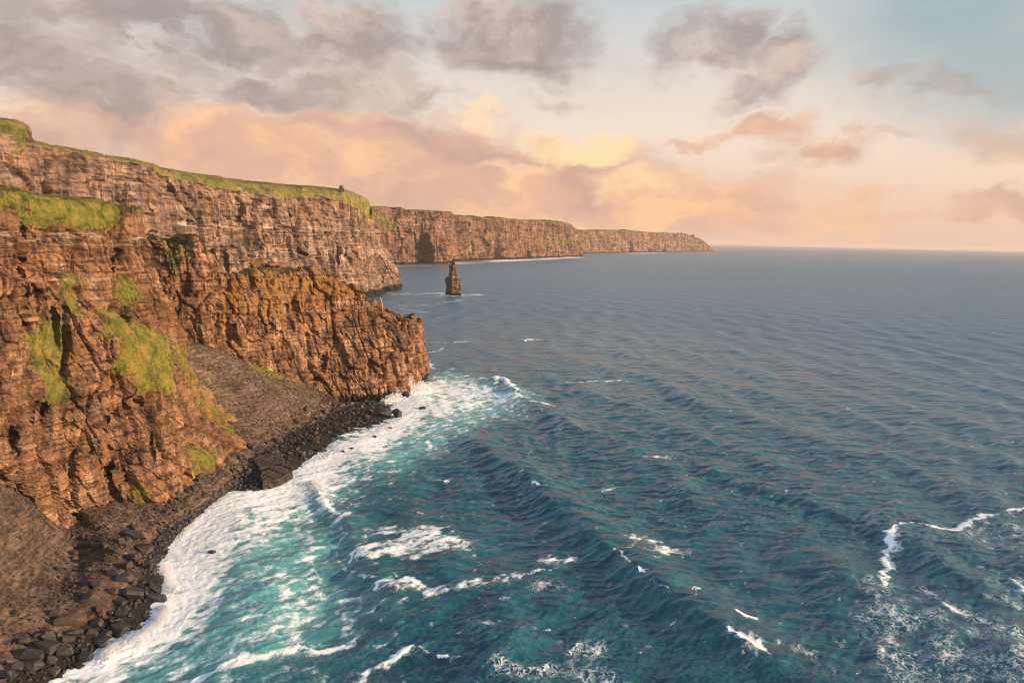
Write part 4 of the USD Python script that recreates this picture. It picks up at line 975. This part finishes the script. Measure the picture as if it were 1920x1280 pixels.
    # breakers and streaks: photograph points, width in metres, foam, lace, lift of the crest
    lines = [([(598, 925), (606, 945), (618, 958), (642, 964)], 2.6, 1.0, 0, 1.5), ([(655, 1052), (668, 1036), (700, 1026), (760, 1022), (830, 1016), (875, 1020)], 2.6, .8, .5, .5), ([(690, 1000), (740, 992), (790, 985)], 2.0, .62, .5, .2), ([(704, 1103), (722, 1094), (760, 1096), (830, 1108)], 2.2, .85, .5, .9), ([(800, 1112), (880, 1098), (960, 1083), (1030, 1065)], 1.0, .62, .3, 0),
             ([(655, 1060), (690, 1078), (720, 1085)], .9, .6, .2, .3), ([(925, 720), (938, 712), (952, 722), (965, 738)], 3.2, 1.0, 0, 3.2), ([(965, 738), (990, 752), (1040, 762)], 3, .62, .4, .4), ([(815, 700), (900, 708), (930, 715)], 3, .5, .3, 0), ([(1060, 716), (1120, 714), (1170, 713)], 4, .62, .5, 0), ([(985, 640), (1005, 636), (1022, 637)], 4, .75, .2, .6), ([(780, 640), (850, 642), (900, 640)], 4, .5, .4, 0),
             ([(760, 655), (800, 660), (830, 650)], 5, .5, .5, 0), ([(790, 670), (810, 690)], 6, .5, .5, 0),
             ([(1160, 1043), (1170, 1058), (1180, 1070)], .8, .95, .2, 0), ([(1163, 1035), (1195, 1042)], .5, .7, .2, 0), ([(1195, 1078), (1210, 1092)], .6, .9, .1, 0), ([(1225, 1106), (1245, 1120)], .6, .85, .1, 0), ([(1300, 1125), (1315, 1120), (1308, 1135)], .7, .7, .2, 0), ([(1382, 1152), (1410, 1170), (1430, 1178)], 1.0, .8, .2, 0), ([(1375, 1200), (1392, 1215), (1415, 1225), (1445, 1248)], 1.6, .95, .3, 0), ([(1420, 1210), (1450, 1225)], 1, .5, .3, 0),
             ([(1178, 1012), (1205, 1012)], 1.5, .6, .8, 0), ([(1185, 1030), (1230, 1038)], 1.5, .62, .7, 0), ([(1240, 1033), (1290, 1036)], 1.5, .55, .8, 0), ([(1010, 1050), (1045, 1046), (1080, 1040)], 1.6, .7, .5, 0), ([(960, 1078), (1015, 1070)], 1, .6, .5, 0), ([(1000, 1095), (1050, 1098)], 2, .35, .8, 0), ([(820, 895), (838, 898)], 1.2, .5, .8, 0), ([(765, 958), (785, 960)], 1.2, .55, .5, 0), ([(995, 917), (1030, 922)], .9, .8, .1, .3), ([(1120, 920), (1170, 915)], 1.6, .5, .6, 0), ([(1200, 858), (1280, 862)], 2.5, .45, .6, 0),
             ([(1920, 948), (1870, 960), (1835, 968), (1800, 985), (1750, 988), (1692, 987)], 2.0, .72, .5, 0), ([(1692, 987), (1670, 1020), (1660, 1040), (1650, 1065), (1640, 1090)], 2.4, .92, .4, 0), ([(1640, 1090), (1638, 1120), (1650, 1150), (1655, 1200), (1690, 1250), (1710, 1290)], 2.6, .42, .9, 0), ([(1650, 1165), (1700, 1160), (1750, 1150)], 3, .36, 1, 0), ([(1720, 1100), (1770, 1130), (1800, 1150), (1830, 1155)], 1.2, .5, .9, 0), ([(1700, 1240), (1780, 1245), (1860, 1255), (1930, 1230)], 4, .32, .9, 0), ([(1740, 1200), (1760, 1210), (1740, 1240)], 3, .45, 1, 0), ([(1850, 1165), (1890, 1180), (1930, 1200)], 2.5, .35, 1, 0), ([(1870, 1120), (1900, 1135)], 2, .4, .9, 0), ([(1890, 1085), (1930, 1110)], 3, .55, .8, 0), ([(1860, 1000), (1920, 1000)], 3, .4, .8, 0),
             ([(330, 1285), (430, 1255), (500, 1228), (560, 1215)], 2.3, .9, .3, .4), ([(560, 1215), (600, 1220), (660, 1208)], 1.3, .75, .5, 0), ([(670, 1285), (700, 1255), (730, 1235), (765, 1222)], 1.5, .7, .6, 0), ([(780, 1222), (830, 1232), (865, 1228)], 1.0, .7, .4, 0), ([(430, 1110), (520, 1075), (580, 1060), (640, 1030)], 1.6, .55, .6, 0), ([(460, 1170), (540, 1130), (600, 1110)], 1.4, .5, .6, 0), ([(1110, 1262), (1150, 1268)], 2.4, .25, 1, 0), ([(960, 1262), (1040, 1268)], 2, .28, 1, 0), ([(1080, 1215), (1120, 1210)], 2, .35, 1, 0), ([(1490, 1225), (1530, 1235)], 1.8, .5, .8, 0), ([(900, 1175), (915, 1180)], .8, .5, .6, 0),
             ([(615, 935), (650, 940), (660, 950)], .7, .6, .2, .4), ([(640, 985), (650, 1000)], .5, .6, .2, .4)]
    for line, wf, wb, up in (([(880, 810), (960, 880), (1050, 955), (1160, 1045), (1200, 1090), (1300, 1150), (1380, 1205), (1450, 1250), (1560, 1330)], 6, 15, 2.6), ([(600, 925), (645, 965), (690, 1050), (725, 1110), (760, 1190), (800, 1290)], 5, 12, 2.0),
                             ([(1400, 905), (1560, 960), (1740, 1045), (1850, 1105), (1960, 1170)], 6, 16, 1.9), ([(930, 715), (975, 745), (1060, 795), (1180, 850)], 6, 13, 1.5), ([(1150, 690), (1230, 715), (1290, 750), (1380, 790)], 7, 16, 1.7), ([(1250, 840), (1330, 880), (1450, 930)], 6, 14, 1.2), ([(1100, 800), (1200, 850), (1300, 900)], 6, 14, .9)):
        xyl = np.array(shapely.LineString(W(line)).segmentize(.8).coords)
        qq = q + 10 * np.stack([fbm(q3 / 22, 3, 71), fbm(q3 / 22, 3, 72)], 1)
        d, i = near_line(qq, xyl, 40)
        i = np.minimum(i, len(xyl) - 2); tg = xyl[i + 1] - xyl[i]; side = tg[:, 0] * (qq[:, 1] - xyl[i, 1]) - tg[:, 1] * (qq[:, 0] - xyl[i, 0])
        d = np.minimum(d, 99); wd = np.where(side < 0, wf, wb)             # steep towards the shore, long behind
        t_ = i / len(xyl); lift[near_] += up * np.exp(-(d / wd) ** 2) * np.clip(np.minimum(t_, 1 - t_) * 6, 0, 1)
    vary = .55 + .9 * meshkit.fbm(np.column_stack([q / 6, 0 * q[:, 0]]), 3, 77)
    for poly, k in (([(655, 1055), (665, 1030), (720, 1012), (760, 995), (800, 980), (880, 1010), (870, 1030), (780, 1050), (720, 1045), (670, 1060)], .62), ([(700, 1105), (720, 1090), (770, 1092), (830, 1105), (870, 1095), (960, 1075), (965, 1085), (860, 1115), (810, 1125), (740, 1115)], .60), ([(690, 1000), (720, 988), (800, 982), (800, 996), (740, 1006)], .55),
                    ([(1650, 1120), (1720, 1100), (1800, 1150), (1900, 1180), (1930, 1260), (1850, 1290), (1720, 1290), (1680, 1220)], .10), ([(1760, 985), (1920, 950), (1930, 1030), (1850, 1030)], .12), ([(1180, 1010), (1215, 1005), (1295, 1035), (1270, 1050), (1200, 1040)], .45), ([(1000, 1050), (1080, 1035), (1085, 1050), (1030, 1065)], .5), ([(1370, 1200), (1450, 1215), (1460, 1250), (1420, 1250)], .45)):
        mk = poly_mask(ql * .6 + q * .4, W(poly), 3.0); f_ = np.maximum(f_, k * mk); la = np.maximum(la, .6 * mk)
    def curve(line):
        p = np.array(W(line))
        if len(p) > 2:
            c = np.concatenate([[0], np.cumsum(np.linalg.norm(np.diff(p, axis=0), axis=1))]); p = CubicSpline(c, p)(np.linspace(0, c[-1], max(8, int(c[-1] / .6))))
        return np.array(shapely.LineString(p).segmentize(.6).coords)
    for line, w, k, kl, up in lines:
        xyl = curve(line)
        d, i = near_line(ql, xyl, 14)
        taper = np.minimum(1, .35 + 2.2 * np.minimum(i, len(xyl) - i).clip(0) / len(xyl))
        m = np.exp(-(np.minimum(d, 99) / (w * taper)) ** 2)
        f_ = np.maximum(f_, k * np.clip(vary, .2, 1.05) * m); la = np.maximum(la, kl * np.exp(-(np.minimum(d, 99) / (2.4 * w)) ** 2))
        if up: lift[near_] = np.maximum(lift[near_], up * np.exp(-(np.minimum(d, 99) / (w * 1.1 + 1)) ** 2))
    # foot of the cliffs farther off
    foam[near_] = f_; shoal[near_] = sh; lace[near_] = la
    far_lines = [([(690, 548), (755, 549)], 16, 1.1), ([(735, 552), (830, 549), (860, 556)], 15, .7), ([(700, 565), (760, 575), (830, 570), (900, 553)], 15, .6), ([(828, 554), (872, 555)], 17, 1.7), ([(750, 580), (800, 590)], 12, .5), ([(868, 552), (905, 552)], 15, 1.2),
                 ([(742, 498.5), (790, 498), (860, 496)], 40, 1.4), ([(865, 494.5), (900, 492)], 45, 1.3), ([(846, 492.5), (920, 490), (1000, 486.5), (1085, 482)], 70, 1.2), ([(1085, 477.5), (1130, 476), (1190, 475.5), (1250, 473.5), (1330, 472.5)], 170, .8)]
    sel = np.where((xy[:, 1] > 1000) & (xy[:, 1] < 11000) & (np.abs(xy[:, 0]) < 3500))[0]
    q = xy[sel]; q3 = np.column_stack([q, 0 * q[:, 0]])
    qn = q + 40 * np.stack([fbm(q3 / 50, 3, 41), fbm(q3 / 50, 3, 42)], 1)
    for line, w, k in far_lines:
        xyl = np.array(shapely.LineString(W(line)).segmentize(4).coords)
        d, _ = near_line(qn, xyl, 5 * w)
        foam[sel] = np.maximum(foam[sel], np.clip(k, 0, 2) * np.clip(.6 + 1.6 * fbm(q3 / (5 * w), 3, 43), .1, 1.1) * np.exp(-(np.minimum(d, 1e4) / w) ** 2))
    foamG = foam.reshape(X.shape)
    Z *= np.clip(1 - .9 * foamG, .22, 1); DX *= np.clip(1 - .9 * foamG, .22, 1); DY *= np.clip(1 - .9 * foamG, .22, 1)
    Z += swell * np.clip(1 - .5 * foamG, .5, 1) + lift.reshape(X.shape) + .35 * np.clip(foamG - .5, 0, 1) * fbm(np.stack([X / 1.6, Y / 1.6, 0 * X], -1), 3, 3) * 2
    P = np.stack([X + DX, Y + DY, Z], -1)
    f = P.reshape(-1, 3)
    R, C = X.shape
    faces = grid_faces(R, C)[:, ::-1]
    far_sheen = sstep(np.hypot(xy[:, 0] + 60, xy[:, 1] - 300), 40, 800)       # rises with distance offshore: rougher water, sky sheen painted into its colour
    return f, faces, dict(foam=foam, shoal=shoal, lace=lace, far_sheen=far_sheen)


def water_material():
    N = {'geo': ('geometry', {}), 'foam': ('attribute', {'attribute': 'foam'}), 'shoal': ('attribute', {'attribute': 'shoal'}), 'lace': ('attribute', {'attribute': 'lace'}),
         'flat': ('mapping', {'scale': (1, 1, 0)}), 'drift': ('mapping', {'mapping_type': 'texture', 'rotation': (0, 0, .87), 'scale': (1.7, 1, 1)}),
         'wn': ('noise_texture', {'type': 'fBM', 'scale': .16, 'detail': 3, 'roughness': .6}), 'ws': ('vector_math', {'math_type': 'scale', 'scale': 4.5}), 'wa': ('vector_math', {'math_type': 'add'}),
         'fn': ('noise_texture', {'type': 'fBM', 'scale': .30, 'detail': 9, 'roughness': .60}), 'big': ('noise_texture', {'type': 'fBM', 'scale': .09, 'detail': 4, 'roughness': .6}),}
    L = [('geo.position', 'flat.vector'), ('flat.vector', 'wn.vector'), ('wn.color', 'ws.vector1'), ('flat.vector', 'wa.vector1'), ('ws.vector', 'wa.vector2'), ('wa.vector', 'drift.vector'), ('drift.vector', 'fn.vector'), ('flat.vector', 'big.vector')]
    # open foam: amount against noise
    N['f1'] = ('math', {'math_type': 'multiply_add', 'value2': 2.4, 'value3': -1.2}); L.append(('fn.fac', 'f1.value1'))
    N['f2'] = ('math', {'math_type': 'add'}); L += [('foam.fac', 'f2.value1'), ('f1.value', 'f2.value2')]
    N['f3'] = ('map_range', {'range_type': 'smoothstep', 'from_min': .30, 'from_max': .86, 'to_min': 0, 'to_max': 1, 'clamp': True}); L.append(('f2.value', 'f3.value'))
    # lace: thin threads between old bubbles
    N['n3'] = ('noise_texture', {'type': 'fBM', 'scale': .30, 'detail': 6, 'roughness': .58}); L.append(('wa.vector', 'n3.vector'))
    N['n4'] = ('noise_texture', {'type': 'fBM', 'scale': .6, 'detail': 3, 'roughness': .5}); L.append(('wa.vector', 'n4.vector'))
    for n, wd in (('n3', .030), ('n4', .034)):
        N[n + 's'] = ('math', {'math_type': 'subtract', 'value2': .5}); L.append((n + '.fac', n + 's.value1'))
        N[n + 'b'] = ('math', {'math_type': 'absolute'}); L.append((n + 's.value', n + 'b.value1'))
        N[n + 'l'] = ('map_range', {'range_type': 'smoothstep', 'from_min': wd, 'from_max': wd * .15, 'to_min': 0, 'to_max': 1, 'clamp': True}); L.append((n + 'b.value', n + 'l.value'))
    N['l1'] = ('math', {'math_type': 'maximum'}); L += [('n3l.result', 'l1.value1'), ('n4l.result', 'l1.value2')]
    N['l2'] = ('math', {'math_type': 'multiply_add', 'value2': 4.0, 'value3': -2.25}); L.append(('fn.fac', 'l2.value1'))
    N['l3'] = ('math', {'math_type': 'add', 'use_clamp': True}); L += [('lace.fac', 'l3.value1'), ('l2.value', 'l3.value2')]
    N['l4'] = ('math', {'math_type': 'multiply'}); L += [('l1.value', 'l4.value1'), ('l3.value', 'l4.value2')]
    N['l45'] = ('math', {'math_type': 'multiply', 'value2': .75}); L.append(('l4.value', 'l45.value1'))
    N['l5'] = ('math', {'math_type': 'multiply'}); L += [('l45.value', 'l5.value1'), ('lace.fac', 'l5.value2')]
    N['ff'] = ('math', {'math_type': 'maximum', 'use_clamp': True}); L += [('f3.result', 'ff.value1'), ('l5.value', 'ff.value2')]
    # body colour: deep teal, milky turquoise where air is beaten in
    N['deep'] = ('rgb_ramp', {'ramp': [(.3, (.004, .036, .062)), (.5, (.007, .062, .088)), (.7, (.012, .095, .108))]}); L.append(('big.fac', 'deep.fac'))
    N['sk'] = ('math', {'math_type': 'multiply_add', 'value2': .9, 'value3': -.45}); L.append(('fn.fac', 'sk.value1'))
    N['s2'] = ('math', {'math_type': 'add', 'use_clamp': True}); L += [('shoal.fac', 's2.value1'), ('sk.value', 's2.value2')]
    N['s3'] = ('math', {'math_type': 'multiply'}); L += [('s2.value', 's3.value1'), ('shoal.fac', 's3.value2')]
    N['bc'] = ('mix', {'mix_type': 'mix', 'color2': (.09, .30, .31)}); L += [('s3.value', 'bc.fac'), ('deep.color', 'bc.color1')]
    N['wk'] = ('math', {'math_type': 'multiply', 'value2': .75}); N['bw'] = ('mix', {'mix_type': 'mix', 'color2': (.055, .125, .195)}); L += [('far_sheen.fac', 'wk.value1'), ('wk.value', 'bw.fac'), ('bc.color', 'bw.color1')]  # paler blue far out: sky reflection painted into the base colour
    # ripples too small for the mesh
    N['rm'] = ('mapping', {'rotation': (0, 0, -.45), 'scale': (.5, 1.35, 1)}); L.append(('flat.vector', 'rm.vector'))
    N['r1'] = ('noise_texture', {'type': 'fBM', 'scale': .12, 'detail': 9, 'roughness': .54, 'distortion': .3}); L.append(('rm.vector', 'r1.vector'))
    N['bump'] = ('bump', {'strength': 1.0, 'distance': 1.45}); 
    N['r2'] = ('noise_texture', {'type': 'fBM', 'scale': .03, 'detail': 3, 'roughness': .5}); L.append(('rm.vector', 'r2.vector'))
    N['rh'] = ('math', {'math_type': 'multiply_add', 'value2': 2.6}); L += [('r2.fac', 'rh.value1'), ('r1.fac', 'rh.value3'), ('rh.value', 'bump.height')]
    N['far_sheen'] = ('attribute', {'attribute': 'far_sheen'}); N['wr'] = ('map_range', {'from_min': 0, 'from_max': 1, 'to_min': .13, 'to_max': .38, 'clamp': True}); L += [('far_sheen.fac', 'wr.value'), ('wr.result', 'water.roughness')]
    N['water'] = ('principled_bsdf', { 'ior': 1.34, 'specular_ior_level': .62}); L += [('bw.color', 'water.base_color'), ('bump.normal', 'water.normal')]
    N['fb'] = ('bump', {'strength': .6, 'distance': .3}); L.append(('fn.fac', 'fb.height'))
    N['fd'] = ('principled_bsdf', {'roughness': .9, 'base_color': (.80, .82, .83), 'specular_ior_level': .1}); L.append(('fb.normal', 'fd.normal'))
    N['mx'] = ('mix_closure', {}); L += [('ff.value', 'mx.fac'), ('water.BSDF', 'mx.closure1'), ('fd.BSDF', 'mx.closure2')]
    return usdkit.material(stage, LK('sea_water'), N, L, surface='mx.closure')


sv, sf, sa = sea()
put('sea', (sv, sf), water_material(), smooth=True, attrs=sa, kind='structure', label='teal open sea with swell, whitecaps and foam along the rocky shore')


# ------------------------------------------------------------------ spray thrown up where waves meet rock
FOAM = usdkit.material(stage, LK('white_spray'), {'p': ('principled_bsdf', {'base_color': (.82, .83, .84), 'roughness': .9, 'specular_ior_level': .1}), 't': ('translucent_bsdf', {'color': (.8, .81, .82)}), 'm': ('mix_closure', {'fac': .35})},
                       [('p.BSDF', 'm.closure1'), ('t.BSDF', 'm.closure2')], surface='m.closure')


def spray(line, height, width, n, size, label, seed):
    rng = np.random.default_rng(seed)
    ln = shapely.LineString([Pz(u, v)[:2] for u, v in line])
    tet = trimesh.creation.icosahedron(); V0, F0 = tet.vertices, tet.faces
    a = rng.random(n) ** .9
    base = np.array([ln.interpolate(x, normalized=True).coords[0] for x in a])
    plume = .35 + .65 * np.clip(meshkit.noise(np.column_stack([a * 9, 0 * a, 0 * a]), seed) * 1.5 - .2, 0, 1)
    h = rng.random(n) ** 1.9 * height * plume * np.sin(np.pi * np.clip(a, .03, .97)) ** .6
    p = np.column_stack([base + rng.normal(0, width, (n, 2)) * (1 - .35 * h / height)[:, None], h - .2])
    sz = size * rng.uniform(.4, 1.3, n) * (1 - .7 * h / height)
    V = (V0[None] * sz[:, None, None] * rng.uniform(.7, 1.2, (n, 1, 3)) + p[:, None, :]).reshape(-1, 3)
    F_ = (F0[None] + 12 * np.arange(n)[:, None, None]).reshape(-1, 3)
    put('spray', (V, F_), FOAM, label=label, category='spray', kind='stuff')


spray([(722, 752), (735, 748), (755, 742), (775, 737), (797, 728)], 12, 1.7, 5500, .46, 'white spray bursting against the foot of the promontory', 1)
spray([(295, 1075), (304, 1060), (312, 1085), (322, 1110)], 2.6, 1.2, 2200, .16, 'puff of spray at the point of the boulder beach', 2)
spray([(190, 1240), (205, 1222), (235, 1205)], 2.2, .9, 1500, .14, 'spray splashing over the lower end of the boulder beach', 3)
spray([(560, 905), (590, 905), (605, 930), (617, 955)], 2.6, 1.6, 2600, .22, 'spray of the curling breaker beside the big slab', 4)
spray([(240, 1203), (270, 1185), (300, 1168), (312, 1135)], 1.8, 1.0, 2600, .13, 'low spray along the near boulder pile', 6)
spray([(335, 1010), (370, 975), (430, 932), (480, 935)], 1.6, 1.1, 2600, .15, 'low spray along the narrow strip under the near cliff', 7)
spray([(600, 862), (660, 835), (710, 812), (755, 782)], 2.2, 1.5, 2600, .24, 'low spray along the far beach', 8)
spray([(922, 724), (936, 714), (950, 722)], 4.2, .9, 1400, .35, 'plume on top of the breaking wave off the promontory', 5)

# ------------------------------------------------------------------ sea air
def air(density):
    x0, x1, y0, y1, z0, z1 = -64000, 64000, -64000, 64000, -9.0, 262.0
    box = boxm(x0, x1, y0, y1, z0, z1)
    mat = usdkit.material(stage, LK('sea_air'), {'v': ('principled_volume', {'color': (.80, .69, .66), 'density': density, 'anisotropy': .0})}, volume='v.volume')
    put('haze', box, mat, kind='stuff', label='thin evening haze over the sea')


air(3.0e-5)
